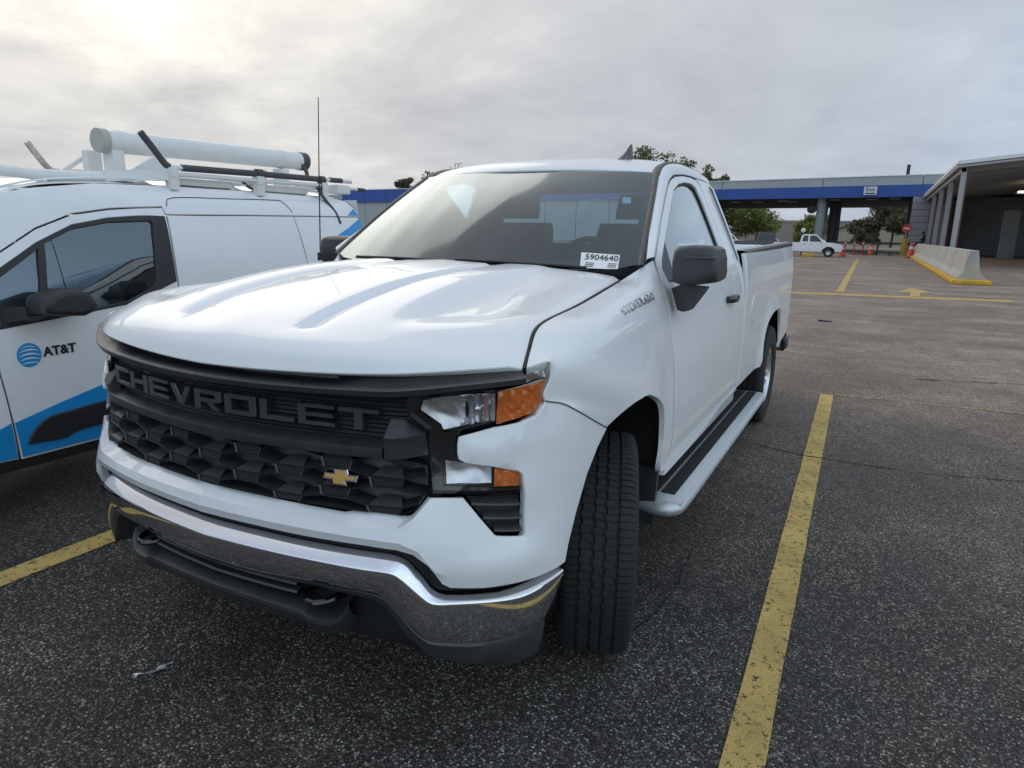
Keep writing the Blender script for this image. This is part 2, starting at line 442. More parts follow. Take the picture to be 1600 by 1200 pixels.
def extrude(poly, fmap, d0, d1, sp=1.0, holes=(), bev=.002):
    V, F = panel(poly, fmap, sp=sp, holes=holes, off=d1, ins=0)
    return V, F
_txt = {}
def text_mesh(s, size, depth, m, name='lettering', align='CENTER', bold=0.0):
    cu = bpy.data.curves.new('t', 'FONT'); cu.body = s; cu.size = size; cu.extrude = depth; cu.offset = bold; cu.align_x = align; cu.align_y = 'CENTER'; cu.resolution_u = 3
    o = bpy.data.objects.new('t', cu); COL.objects.link(o); dg = bpy.context.evaluated_depsgraph_get(); dg.update()
    me = bpy.data.meshes.new_from_object(o.evaluated_get(dg)); bpy.data.objects.remove(o); bpy.data.curves.remove(cu)
    me.name = name; me.materials.clear(); me.materials.append(m); return me
def put_text(s, size, depth, m, origin, ux, uy, parent, name='lettering', sx=1.0, bold=0.0):
    me = text_mesh(s, size, depth, m, name, bold=bold); ux = Vector(ux).normalized(); uy = Vector(uy); uy = (uy-ux*uy.dot(ux)).normalized(); uz = ux.cross(uy)
    for v in me.vertices: v.co = Vector(origin)+ux*v.co.x*sx+uy*v.co.y+uz*v.co.z
    o = bpy.data.objects.new(name, me); return link(o, parent)
# body side of the truck: half width as a function of y (along) and z (up)
_ZT = [.40,.45,.52,.6,.75,.95,1.1,1.18,1.28,1.31]
_XF = [.90,.94,.975,.985,.985,.972,.945,.93,.898,.89]
_XR = [.90,.94,.975,.985,.988,.988,.98,.972,.952,.943]
def side_x(y, z):
    k = min(1, max(0, (y-.6)/1.4))
    zz = min(z, 1.31)
    x = np.interp(zz, _ZT, _XF)*(1-k)+np.interp(zz, _ZT, _XR)*k
    if z > 1.31: x -= .457*(z-1.31)
    return x
_ZB = [.40,.45,.52,.6,.75,.95,1.1,1.2,1.3,1.36,1.40,1.45]
_XB = [.90,.94,.975,.985,.990,.990,.988,.986,.975,.966,.955,.95]
def bed_x(y, z):
    x = np.interp(z, _ZB, _XB)
    dy, dz = y-3.546, z-.38
    d = math.hypot(dy, dz)-.52
    return x+.035*math.exp(-(d/.10)**2)*min(1, max(0, (z-.4)/.2))
# ================================================================== the white pickup truck
TR = empty('pickup_truck', (0, 1.3, 0))
tag(TR, 'large white regular cab pickup truck with black grille, nearest the camera', 'pickup truck')
OUTN = lambda c: np.array([c[0], min(c[1]-.2, 0)*1.2-.3, .15])
def P_(name, V, F, m, par=TR, fl=.012, bev=.003, ref=None, **k):
    if ref is not None: V, F = orient(V, F, ref)
    if fl: V, F = flange(V, F, fl, bev)
    return mk(name, V, F, m, par, **k)
def PB(name, V, F, m, par=TR, fl=.012, bev=.003, ref=None, **k):
    if ref is not None: V, F = orient(V, F, ref)
    if fl: V, F = flange(V, F, fl, bev)
    return both(name, V, F, m, par, **k)
def ss(t, a, b):
    t = min(1, max(0, (t-a)/(b-a))); return t*t*(3-2*t)

# ---- hood
def tab(T, P): 
    P = np.array(P, float); D = cr(P, 8); return np.interp(T, D[:, 0], D[:, 1])
ZC = [(0,1.113),(.007,1.138),(.016,1.163),(.045,1.197),(.097,1.226),(.17,1.256),(.28,1.291),(.46,1.330),(.67,1.353),(.89,1.366),(1,1.369)]
ZG = [(0,1.155),(.03,1.172),(.066,1.194),(.10,1.217),(.14,1.237),(.19,1.247),(.245,1.253),(.5,1.267),(.74,1.290),(1,1.316)]
XG = [(0,.889),(.066,.866),(.14,.843),(.245,.830),(.5,.801),(.74,.776),(1,.752)]
def hood_pt(X, T):
    k = X/.9
    xg = tab(T, XG)
    x = X*(1-(1-xg/.900)*k**1.0)
    yf = float(np.interp(X, _DU[:, 0], _DU[:, 1])); yr = .300+.165*k*k
    y = yf+(yr-yf)*T
    zc, zg = tab(T, ZC), tab(T, ZG)
    z = zc+(zg-zc)*k**(2.1+1.1*ss(T, .25, .9))
    g = ss(T, .088, .125)*(1-.6*ss(T, .6, 1)); h = ss(T, .10, .30)*(1-.85*ss(T, .6, 1))
    rel = np.interp(X, [0,.205,.222,.245,.258,.315,.36,.9], [0,0,-.003,-.026,-.028,-.002,0,0])*g
    rel += np.interp(X, [0,.30,.36,.47,.492,.542,.60,.70,.80,.9], [0,.0,.010,.010,.007,-.030,-.036,-.028,-.008,0])*h
    rel -= .010*(X/.21 if X < .21 else 1)*ss(T, .0, .1)*(1-k)
    return (x, y, z+rel-.010*max(0, (X-.875)/.025))
HX = [0,.05,.10,.15,.19,.208,.222,.236,.247,.258,.275,.30,.32,.345,.38,.43,.462,.48,.50,.525,.548,.566,.59,.62,.66,.70,.74,.78,.82,.85,.872,.888,.899]
HT = [0,.004,.008,.013,.019,.027,.036,.047,.06,.075,.09,.105,.12,.14,.165,.195,.23,.27,.32,.38,.45,.52,.6,.68,.76,.84,.92,.97,1]
V, F = grid([[hood_pt(X, T) for X in HX] for T in HT]); V, F = orient(V, F, (0, -.3, 1)); V, F = sym(V, F)
P_('hood', V, F, PAINT, fl=.018, bev=.003, sharp=24)
# cowl and wipers
V, F = grid([[(x, .345+.17*(x/.8)**2+dy, 1.335-.030*(abs(x)/.8)**2+dz) for x in np.linspace(-.80, .80, 25)] for dy, dz in ((-.10,-.05),(-.03,-.015),(.03,.0),(.08,.004))])
P_('cowl', *orient(V, F, (0, 0, 1)), BLKD, fl=0)

# ---- fenders
AR_TOP = [(948,669)]
FS = [
 [nose(.968,1.150), nose(1.034,1.161), nose(1.041,1.115), nose(1.026,1.056), nose(1.152,1.007), (.985,-.262,.898)],
 [(.880,-.585,1.184),(.926,-.548,1.176),(.962,-.52,1.145),(.978,-.46,1.07),(.985,-.36,1.0),(1.0,-.19,.922)],
 [(.857,-.50,1.226),(.917,-.455,1.215),(.965,-.41,1.17),(.988,-.34,1.09),(1.003,-.25,1.02),(1.012,-.12,.938)],
 [(.844,-.385,1.243),(.912,-.33,1.229),(.963,-.27,1.18),(.990,-.20,1.10),(1.010,-.11,1.02),(1.020,-.03,.946)],
 [(.815,-.10,1.256),(.893,-.06,1.243),(.948,0,1.195),(.978,.05,1.10),(1.008,.09,1.005),(1.022,.10,.935)],
 [(.790,.18,1.279),(.874,.20,1.266),(.935,.23,1.20),(.966,.26,1.09),(.998,.28,.96),(1.018,.29,.852)],
 [(.774,.36,1.296),(.866,.36,1.286),(.925,.37,1.21),(.962,.38,1.07),(.985,.385,.88),(1.002,.39,.70)],
 [(.768,.47,1.310),(.860,.46,1.300),(.92,.46,1.215),(.962,.46,1.05),(.978,.452,.80),(.985,.44,.535)],
 [(.852,.592,1.385),(.890,.592,1.295),(.925,.592,1.19),(.965,.592,.98),(.982,.592,.72),(.978,.592,.535)],
]
G = loft(FS, 10, 7); FENDER_ARCH = G[:, -1]
V, F = grid(G); V, F = orient(V, F, (1, -.2, .5))
PB('fender', V, F, PAINT, fl=.02, bev=.0022)
gl = [np.array(hood_pt(.899, t))+np.array([.006,0,-.003]) for t in np.linspace(.0, 1, 40)]
V_, F_ = tube(gl, .0050, 6); PB('hood_gap_shade', V_, F_, BLKD, fl=0)  # black strip added along the hood gap, standing in for its shade
from mathutils.bvhtree import BVHTree
FBVH = BVHTree.FromPolygons([tuple(v) for v in V], F)
def fender_x(y, z):
    h = FBVH.ray_cast(Vector((2, y, z)), Vector((-1, 0, 0)))[0]; return h.x if h else .93

# ---- painted front fascia (one piece, both cheeks)
FA_low = [(0.0,.668),(.206,.669),(.372,.667),(.559,.668),(.638,.665),(.675,.655),(.711,.627),(.733,.598),(.751,.572),(.772,.561),(.864,.556),(.945,.556),(1.02,.554),(1.095,.553),(1.129,.556)]
FA_arch = [(1.149,.603),(1.184,.691),(1.238,.793),(1.295,.858),(1.355,.905)]
FA_gap = [(1.152,1.004),(1.09,1.033),(1.030,1.050)]
FA_lobe = [(1.018,1.043),(.998,1.016),(.947,1.000),(.882,.988),(.800,.968),(.791,.963),(.788,.950),(.788,.922),(.792,.908),(.809,.899),(.881,.888),(.951,.872),(.964,.860),(.973,.806)]
FA_vent = [(.976,.771),(.980,.690),(.974,.685),(.898,.696),(.891,.700),(.851,.746),(.802,.801)]
FA_gri = [(.718,.801),(.708,.797),(.674,.757),(.666,.749),(.653,.745),(.517,.747),(.481,.737),(.204,.742),(0,.742)]
def fo(P, o): return [(a, z, o) for a, z in P]
half = fo(FA_low, .004)+fo(FA_arch, .0)+fo(FA_gap, .0)+fo(FA_lobe, .010)+fo(FA_vent, .002)+[(.718,.801,-.004)]+fo(FA_gri[1:], -.028)+[(0,.722,.012),(0,.694,.016)]
cre = [
 [(.02,.722,.012),(.205,.719,.012),(.482,.717,.012),(.636,.722,.012),(.674,.752,.010),(.712,.795,-.003)],
 [(.02,.694,.016),(.3,.694,.016),(.56,.692,.016),(.645,.689,.016),(.690,.668,.016),(.730,.614,.016),(.77,.598,.016),(.93,.592,.014),(1.05,.592,.010),(1.12,.60,.004)],
 [(.727,.690,.012),(.780,.630,.018),(.966,.619,.018),(1.010,.650,.012)],
 [(.821,.938,.020),(.93,.950,.018),(1.06,.966,.010)],
]
V, F = panel(half, nose, sp=.03, creases=cre, ins=0); V, F = orient(V, F, OUTN); V, F = sym(V, F)
P_('front_fascia', V, F, PAINT, fl=.025, bev=.0035, sharp=26)

gl2 = [nose(a, z, .0012) for a, z in cr([(1.026,1.0525),(1.09,1.036),(1.153,1.0055),(1.25,.957),(1.352,.908)], 6)]
V, F = tube(gl2, .0022, 6); PB('fascia_seam', V, F, mat('seam_grey', (.10,.10,.11), .8), fl=0)

# ---- grille: upper bar, lettered panel, lower bar, honeycomb
def strip(top, bot, rows, n=8, fm=nose):
    """sheet between two lines on the nose; rows = (share from top to bottom, offset)"""
    A = cr(top, n); B = cr(bot, n); 
    return [[fm(a[0]+(b[0]-a[0])*t, a[1]+(b[1]-a[1])*t, o) for a, b in zip(A, B)] for t, o in rows]
bt = [(0,1.108),(.2,1.107),(.435,1.110),(.596,1.116),(.656,1.120),(.762,1.129),(.894,1.142),(.960,1.149)]
bb = [(0,1.060),(.2,1.059),(.433,1.064),(.595,1.068),(.655,1.073),(.762,1.086),(.861,1.096),(.961,1.106)]
A = cr(bt, 8); B = cr(bb, 8); rows = []
for t, oc, oe in ((-.02,-.060,-.045),(0,-.055,-.022),(.30,-.052,-.006),(.40,-.046,.004),(.46,.010,.014),(.52,.020,.020),(.60,.021,.021),(.70,.018,.018),(.96,.010,.010),(1.0,.004,.004),(1.02,-.05,-.05)):
    rows.append([nose(a[0]+(b[0]-a[0])*t, a[1]+(b[1]-a[1])*t, oc+(oe-oc)*ss(a[0]+.10*(t-.2), .44, .52)) for a, b in zip(A, B)])
V, F = grid(rows); V, F = orient(V, F, OUTN); V, F = sym(V, F)
gb = P_('grille_bar', V, F, GRL, fl=0, sharp=24)
# lettered panel with fine horizontal ribs
rows = []
zt, zb = 1.085, .925
nr = 26
for i in range(nr+1):
    z = zt+(zb-zt)*i/nr; rows.append((i/nr, -.040 if i % 2 else -.036))
V, F = grid(strip([(0,zt),(.3,zt),(.6,zt),(.73,zt)], [(0,zb),(.3,zb),(.6,zb),(.73,zb)], rows)); V, F = orient(V, F, OUTN); V, F = sym(V, F)
P_('lettered_panel', V, F, BLKD, fl=0, sharp=60)
LET = {
 'C': ([(0,0),(1,0),(1,.24),(.22,.24),(.22,.76),(1,.76),(1,1),(0,1)], ()),
 'H': ([(0,0),(.22,0),(.22,.38),(.78,.38),(.78,0),(1,0),(1,1),(.78,1),(.78,.62),(.22,.62),(.22,1),(0,1)], ()),
 'E': ([(0,0),(1,0),(1,.2),(.22,.2),(.22,.4),(.94,.4),(.94,.6),(.22,.6),(.22,.8),(1,.8),(1,1),(0,1)], ()),
 'V': ([(0,1),(.26,1),(.5,.32),(.74,1),(1,1),(.64,0),(.36,0)], ()),
 'R': ([(0,0),(.22,0),(.22,.36),(.5,.36),(.74,0),(1,0),(.74,.36),(.96,.4),(1,.5),(1,.92),(.95,1),(0,1)], ([(.22,.58),(.78,.58),(.78,.77),(.22,.77)],)),
 'O': ([(.04,0),(.96,0),(1,.08),(1,.92),(.96,1),(.04,1),(0,.92),(0,.08)], ([(.22,.24),(.78,.24),(.78,.76),(.22,.76)],)),
 'L': ([(0,0),(1,0),(1,.24),(.22,.24),(.22,1),(0,1)], ()),
 'T': ([(.39,0),(.61,0),(.61,.77),(1.02,.77),(1.02,1),(-.02,1),(-.02,.77),(.39,.77)], ()),
}
a0 = -.578; wl = 1.156/9
for i, ch in enumerate('CHEVROLET'):
    out, hol = LET[ch]; x0 = a0+i*wl+.006; w = wl-.012; zl, hl = .969, .060
    f = lambda p: (x0+p[0]*w, zl+p[1]*hl)
    V, F = panel([f(p) for p in out], nose, sp=.03, holes=[[f(p) for p in h] for h in hol], off=-.008, ins=.0025)
    V, F = orient(V, F, OUTN); P_('letter', V, F, GRL, fl=.026, bev=.003, sharp=20)
# lower bar with a lit ledge
lt = [(0,.940),(.2,.938),(.4,.939),(.592,.941)]; lb = [(0,.896),(.2,.898),(.4,.899),(.592,.899)]
V, F = grid(strip(lt, lb, [(-.05,-.040),(.0,-.024),(.20,.004),(.26,.009),(.34,.009),(.95,.002),(1.0,-.006),(1.02,-.06)]))
V, F = orient(V, F, OUTN); V, F = sym(V, F); lbar = P_('lower_grille_bar', V, F, GRL, fl=0, sharp=25)
# end blocks of the lower bar
V, F = panel([(.595,.960,.012),(.604,1.006,-.020),(.645,1.005,-.020),(.704,.979,-.016),(.711,.914,-.012),(.620,.899,.000),(.595,.899,.000)], nose, sp=.03,
    creases=[[(.595,.955,.014),(.65,.965,.012),(.69,.972,.004),(.708,.975,-.014)]], ins=.001)
PB('grille_end_block', V, F, BLK, fl=.03, bev=.004, ref=OUTN)
# honeycomb
back = [(0,.905),(.3,.905),(.6,.905),(.76,.93)]; bk2 = [(0,.735),(.3,.735),(.6,.735),(.74,.74)]
V, F = grid(strip(back, bk2, [(0,-.075),(.5,-.075),(1,-.075)])); V, F = orient(V, F, OUTN); V, F = sym(V, F); P_('grille_backing', V, F, BLKD, fl=0)
ZR = [.911,.872,.833,.794,.755,.716]; PW, PH = .040, .013
def clampg(a, z):
    z = min(.900, max(.750, z)); lim = np.interp(z, [.750,.760,.80,.90], [.645,.666,.710,.712]); return max(-lim, min(lim, a)), z
LEDG = mat('grille_ledge_lit', (.06,.061,.065), .35, spec=1.0)  # paler than the grille plastic: skylight on the ledge tops put into the colour
MESHM = mat('grille_mesh', (.022,.023,.025), .6, bump=.9, bscale=420)
for r in range(6):
    n0 = [k*.30+(.15 if r % 2 == 1 else 0.0) for k in range(-3, 4)]
    for c in n0:
        # plate
        z = ZR[r]
        if .75 < z < .89 and abs(c) < .70:
            q = [clampg(c+sx*PW, z+sz*PH) for sx, sz in ((-1.12,1),(1.12,1),(.9,-1),(-.9,-1))]
            if abs(q[0][0]-q[1][0]) > .02:
                V, F = panel(q, nose, sp=.05, off=-.018, ins=.001); V, F = orient(V, F, OUTN); gp = P_('grille_plate', V, F, MESHM, fl=.01, bev=.0015)
                if z < .86 or True:
                    lg = [nose(*clampg(c-PW*1.10, z+PH+.001), -.0165), nose(*clampg(c+PW*1.10, z+PH+.001), -.0165), nose(*clampg(c+PW*.72, z+PH+.017), -.058), nose(*clampg(c-PW*.72, z+PH+.017), -.058)]
                    mk('ledge', *orient(lg, [(0,1,2,3)], (0,-.3,1)), LEDG, gp, smooth=False)
        # cell between this plate and the next one of the row
        m = c+.15
        oc = [(m-.15+PW*1.12, z+PH), (m-PW*.9, z+.039-PH), (m+PW*.9, z+.039-PH), (m+.15-PW*1.12, z+PH), (m+.15-PW*.9, z-PH), (m+PW*1.12, z-.039+PH), (m-PW*1.12, z-.039+PH), (m-.15+PW*.9, z-PH)]
        oc = [clampg(*p) for p in oc]
        A = np.array(oc); 
        if np.ptp(A[:, 0]) < .05 or np.ptp(A[:, 1]) < .018: continue
        ctr = A.mean(0); N8 = len(oc)
        rim = [nose(a, zz, -.016) for a, zz in oc]
        rim2 = [nose(*(np.array(p)+(ctr-p)*.05), -.013) for p in oc]
        inn = [nose(ctr[0]+(a-ctr[0])*.90, ctr[1]+(zz-ctr[1])*.80, -.070) for a, zz in oc]
        V = rim+rim2+inn; F = []
        for k in range(N8):
            j = (k+1) % N8
            F.append((k, j, N8+j, N8+k)); F.append((N8+k, N8+j, 2*N8+j, 2*N8+k))
        F.append(tuple(range(2*N8, 3*N8)))
        V, F = orient(V, F, OUTN); mk('grille_cell', V, F, BLK, TR, smooth=False)
# bow-tie emblem
bw = [(-.5,-.20),(-.22,-.20),(-.18,-.5),(.20,-.5),(.17,-.20),(.45,-.20),(.5,.20),(.22,.20),(.18,.5),(-.20,.5),(-.17,.20),(-.45,.20)]
em = [(.475+x*.104, .843+y*.042) for x, y in bw]
V, F = panel(em, nose, sp=.03, off=.006, ins=0); V, F = orient(V, F, OUTN); eo = P_('emblem', V, F, CHROME, fl=.02, bev=.002)
V, F = panel(em, nose, sp=.03, off=.0085, ins=.0045); V, F = orient(V, F, OUTN); P_('emblem_face', V, F, GOLD, par=eo, fl=.003, bev=.001)

# ---- headlights
LAMP = [(.648,1.064),(.762,1.079),(.888,1.086),(.961,1.101),(.963,1.144),(1.031,1.158),(1.041,1.133),(1.040,1.102),(1.022,1.046),(1.001,1.018),(.946,1.005),(.881,.994),(.801,.975),(.785,.964),(.783,.950),(.783,.922),(.787,.904),(.807,.894),(.880,.884),(.949,.868),(.961,.858),(.970,.805),(.722,.814),(.710,.919),(.707,.977),(.648,1.013)]
def lamp_piece(name, poly, m, par, off, sp=.02, ins=.001, fl=.006, bev=.001, cr_=(), zig=None, **k):
    fm = nose if zig is None else (lambda a, z, o: nose(a, z, o+zig(a, z)))
    V, F = panel(poly, fm, sp=sp, off=off, ins=ins, creases=cr_); V, F = orient(V, F, OUTN)
    if fl: V, F = flange(V, F, fl, bev)
    a = mk(name, V, F, m, par[0], **k); V2, F2 = flip(V, F); return a, mk(name, V2, F2, m, par[1], **k)
V, F = panel(LAMP, nose, sp=.035, off=-.030, ins=.001)
HL = PB('headlight', V, F, GLOSSB, fl=.02, bev=.002, ref=OUTN)
# ribbed black bezel inside
lamp_piece('bezel', [(.652,1.058),(.74,1.070),(.689,1.060),(.683,1.033),(.736,.991),(.743,.975),(.796,.971),(.779,.961),(.779,.922),(.785,.902),(.748,.904),(.750,.831),(.966,.819),(.967,.810),(.728,.819),(.715,.922),(.711,.982),(.652,1.016)], GLOSSB, HL, -.016, sp=.02,
    zig=lambda a, z: .003*abs(((z*110) % 1)-.5))
fac = lambda a, z: (.0045*math.sin(a*230) if a > .80 else .0015*math.sin(a*60+z*90))-.014*math.sin((a-.68)/.21*math.pi)*math.sin((z-.975)/.11*math.pi)
RP = [(.689,1.033),(.697,1.058),(.735,1.067),(.885,1.079),(.887,1.004),(.749,.979),(.743,.993)]
lamp_piece('reflector', RP, REFL, HL, -.016, sp=.008, zig=fac, sharp=40)
lamp_piece('turn_signal', [(.893,1.082),(1.031,1.109),(1.034,1.080),(1.019,1.047),(.993,1.021),(.888,.993)], AMBER, HL, -.012, sp=.012, zig=lambda a, z: .004*math.sin(a*190)*math.sin(z*190))
lamp_piece('corner_reflector', [(.970,1.139),(1.028,1.152),(1.031,1.117),(.970,1.104)], REFL, HL, -.014, sp=.012, zig=lambda a, z: .004*math.sin(z*160+a*60))
lamp_piece('lower_reflector', [(.754,.898),(.880,.878),(.883,.834),(.758,.835)], REFL, HL, -.016, sp=.010, zig=lambda a, z: .0015*math.sin(a*85+z*60)-.012*math.sin((a-.75)/.135*math.pi)*math.sin((z-.83)/.075*math.pi))
lamp_piece('lower_turn_signal', [(.887,.876),(.959,.863),(.963,.823),(.889,.826)], AMBER, HL, -.013, sp=.012, zig=lambda a, z: .003*math.sin(a*210)*math.sin(z*210))
lamp_piece('trim_chevron', [(.660,1.021),(.669,1.030),(.723,.986),(.710,.981)], GREYP, HL, -.006, sp=.03, fl=.012)
lamp_piece('light_bar', [(.967,1.1015),(1.024,1.1130),(1.022,1.1075),(.895,1.0835)], mat('light_bar', (.7,.72,.75), .2), HL, -.008, sp=.02)
lamp_piece('lens', LAMP, LENS, HL, -.002, sp=.03, ins=.002, fl=.0)
# bulbs
for sgn, par in zip((1, -1), HL):
    p = nose(.842, 1.040, -.012); V, F = lathe([(-.02,.0),(-.02,.008),(.0,.012),(.012,.009),(.018,0)], 14, 'x'); V = V[:, [1, 0, 2]]*np.array([1,-1,1])+p; V[:, 0] *= sgn
    mk('bulb', V, F if sgn > 0 else [tuple(reversed(f)) for f in F], REFL, par)

# ---- corner vents under the lamps
VP = [(.815,.797),(.968,.792),(.973,.745),(.975,.690),(.900,.699),(.893,.704),(.853,.751)]
V, F = panel(VP, nose, sp=.03, off=-.030, ins=.0); VN = PB('corner_vent', V, F, BLKD, fl=.02, bev=.002, ref=OUTN)
for (a1, a2, zc) in ((.827,.962,.785),(.860,.967,.747),(.893,.970,.711)):
    S = []
    for a in np.linspace(a1, a2, 9): 
        zz = zc-.010*(a-a1)/(a2-a1); S.append([nose(a, zz+.014, -.027), nose(a, zz+.003, -.006), nose(a, zz-.002, -.005), nose(a, zz-.012, -.027)])
    V, F = grid(S); V, F = orient(V, F, OUTN); V2, F2 = flip(V, F)
    mk('slat', V, F, BLK, VN[0], sharp=25); mk('slat', V2, F2, BLK, VN[1], sharp=25)

# ---- chrome bumper
CH = [((0,.640),(0,.602),(0,.516)),((.19,.641),(.19,.604),(.19,.516)),((.40,.640),(.40,.604),(.38,.526)),((.55,.640),(.553,.602),(.53,.526)),((.615,.639),(.610,.602),(.583,.524)),((.645,.632),(.633,.598),(.608,.508)),((.672,.612),(.652,.582),(.630,.483)),((.702,.578),(.682,.551),(.668,.433)),((.728,.547),(.714,.523),(.698,.404)),((.750,.538),(.742,.517),(.725,.391)),((.775,.536),(.773,.518),(.771,.386)),((.832,.535),(.831,.519),(.830,.384)),((.903,.534),(.901,.517),(.901,.385)),((.985,.535),(.976,.515),(.985,.385)),((1.045,.540),(1.038,.524),(1.048,.392)),((1.092,.543),(1.090,.531),(1.090,.424)),((1.118,.546),(1.115,.537),(1.112,.460))]
C1 = cr([c[0] for c in CH], 5); C2 = cr([c[1] for c in CH], 5); C3 = cr([c[2] for c in CH], 5)
rows = []
def band(A, B, t, o): return [nose(a[0]+(b[0]-a[0])*t, a[1]+(b[1]-a[1])*t, o) for a, b in zip(A, B)]
rows.append([nose(a[0], a[1]-.004, -.055) for a in C1])
rows += [band(C1, C2, 0, -.030), band(C1, C2, .06, -.024), band(C1, C2, .5, -.006), band(C1, C2, .86, .007), band(C1, C2, 1.0, .010)]
rows += [band(C2, C3, .05, .0105), band(C2, C3, .3, .008), band(C2, C3, .65, .001), band(C2, C3, .96, -.006), band(C2, C3, 1.0, -.010)]
rows.append([nose(a[0], a[1]+.002, -.04) for a in C3])
V, F = grid(rows); V, F = orient(V, F, OUTN); V, F = sym(V, F)
BP = P_('front_bumper', V, F, CHROME, fl=0, sharp=50)

# ---- black gap strip between fascia and bumper, lower valance, hooks, slats
V, F = grid(strip([(a, z+.03) for a, z in [c[0] for c in CH]], [(a, z-.02) for a, z in [c[0] for c in CH]], [(0,-.042),(1,-.046)], n=3)); V, F = orient(V, F, OUTN); V, F = sym(V, F); P_('bumper_seal', V, F, BLKD, fl=0)
vt = [(0,.53),(.3,.53),(.6,.53),(.73,.42),(.93,.40),(1.07,.41)]; vb = [(0,.345),(.3,.34),(.6,.33),(.75,.30),(.92,.275),(1.05,.27)]
V, F = grid(strip(vt, vb, [(0,-.085),(.4,-.085),(.8,-.075),(1,-.085)])); V, F = orient(V, F, OUTN); V, F = sym(V, F); VAL = P_('valance', V, F, BLKD, fl=0)
# surround of the lower opening
sv = [((0,.512),(0,.500)),((.36,.524),(.36,.508)),((.44,.523),(.45,.505)),((.585,.520),(.575,.497)),((.632,.480),(.613,.466)),((.668,.430),(.645,.410)),((.698,.401),(.68,.372)),((.73,.388),(.72,.335)),((.83,.382),(.83,.310)),((.92,.383),(.92,.295)),((1.0,.386),(1.0,.285)),((1.06,.40),(1.05,.285))]
A = cr([s[0] for s in sv], 4); B = cr([s[1] for s in sv], 4)
V, F = grid([band(A, B, 0, -.012), band(A, B, .12, -.008), band(A, B, .9, -.016), band(A, B, 1, -.022), [nose(b[0], b[1], -.085) for b in B]]); V, F = orient(V, F, OUTN); V, F = sym(V, F)
P_('lower_surround', V, F, BLK, fl=0, sharp=30)
# chin ledge
S = []
cl = [(0,.432,.0),(.15,.430,.0),(.30,.424,.0),(.345,.420,.0),(.37,.412,.004),(.44,.414,.004),(.478,.440,-.006),(.49,.470,-.02)]
for a, z, o in cr(cl, 4): S.append([nose(a, z+.020, -.080+o), nose(a, z+.006, -.020+o), nose(a, z, -.008+o), nose(a, z-.012, -.008+o), nose(a, z-.050, -.030+o), nose(a, z-.080, -.080+o)])
V, F = grid(S); V, F = orient(V, F, OUTN); V, F = sym(V, F); P_('chin', V, F, GRL, fl=0, sharp=22)
for zc in (.494, .468):
    S = []
    for a in np.linspace(0, .318, 12): S.append([nose(a, zc+.008, -.075), nose(a, zc+.004, -.030), nose(a, zc-.002, -.026), nose(a, zc-.010, -.040), nose(a, zc-.010, -.075)])
    V, F = grid(S); V, F = orient(V, F, OUTN); V, F = sym(V, F); P_('lower_slat', V, F, BLK, fl=0, sharp=30)
for s in (1, -1):
    p = nose(.385, .466, -.03); ring = []
    for k in range(21):
        t = math.pi*(k/20)*1.06-.03*math.pi; ring.append((s*p[0]+.050*math.cos(t), p[1]+.06-.085*math.sin(t), p[2]-.003*math.sin(t)))
    V, F = tube([(ring[0][0], ring[0][1]+.12, ring[0][2])]+ring+[(ring[-1][0], ring[-1][1]+.12, ring[-1][2])], .0115, 10); mk('tow_hook', V, F, GLOSSB, TR)
# undertray
P_('undertray', *box(0, .2, .30, 1.3, 1.9, .04), BLKD, fl=0)
P_('chassis', *box(0, 2.6, .42, .95, 4.0, .16), BLKD, fl=0)

# ---- wheel arches: lip and liner
fa = np.array([nose(a, z, -.002) for a, z in [(1.129,.545)]+FA_arch[:-1]])
ARCH = np.vstack([fa, FENDER_ARCH[:int(len(FENDER_ARCH)*.90)]])
def arch_liner(A, c, name, xin):
    rowsA = []
    for x_, rg in ((-.012, 1.0), (-.03, 1.03), (-.10, 1.05), (None, 1.05)):
        L = []
        for p in A:
            d = np.array([p[1]-c[0], p[2]-c[1]])*rg; L.append(((p[0]+x_) if x_ is not None else xin, c[0]+d[0], c[1]+d[1]))
        rowsA.append(L)
    V, F = grid(rowsA); V, F = orient(V, F, lambda q: np.array([0, c[0]-q[1], c[1]-q[2]]))
    n = len(A); b = 3*n; F = list(F)+[tuple(range(b, b+n))]
    both(name, V, F, LINER, TR, sharp=50)
arch_liner(ARCH, (0, .40), 'wheel_liner', .58)
# mud flap behind the front wheel
PB('mud_flap', *hexa([(.74,.47,.62),(.965,.47,.62),(.965,.50,.62),(.74,.50,.62),(.76,.48,.27),(.955,.48,.27),(.955,.505,.27),(.76,.505,.27)]), BLK, fl=0)

# ---- cab: doors, pillars, roof, glass
smap = lambda y, z, o: np.array([side_x(y, z)+o, y, z])
DOOR = [(.604,.535),(.604,.75),(.604,.98),(.604,1.19),(.604,1.295),(.615,1.385),(.77,1.478),(.925,1.570),(1.08,1.655),(1.214,1.727),(1.30,1.762),(1.40,1.785),(1.55,1.800),(1.70,1.802),(1.80,1.795),(1.845,1.765),(1.862,1.70),(1.868,1.55),(1.862,1.35),(1.862,1.0),(1.855,.60),(1.84,.535)]
WIN = [(.785,1.288),(.69,1.296),(.660,1.350),(.70,1.385),(.86,1.478),(1.03,1.573),(1.20,1.668),(1.30,1.715),(1.42,1.748),(1.56,1.765),(1.68,1.765),(1.745,1.745),(1.775,1.68),(1.785,1.55),(1.785,1.42),(1.775,1.335),(1.74,1.312)]
RX = lambda c: np.array([1, 0, .2])
V, F = panel(DOOR, smap, sp=.055, holes=[WIN], creases=[[(.62,1.285),(1.2,1.302),(1.84,1.312)]], off=0, ins=.003)
DO = PB('door', V, F, PAINT, fl=.018, bev=.0018, ref=RX, sharp=26)
V, F = panel(inset(DOOR, -.010), smap, sp=.08, holes=[inset(DOOR, .008)], off=-.008, ins=0); V, F = orient(V, F, RX)
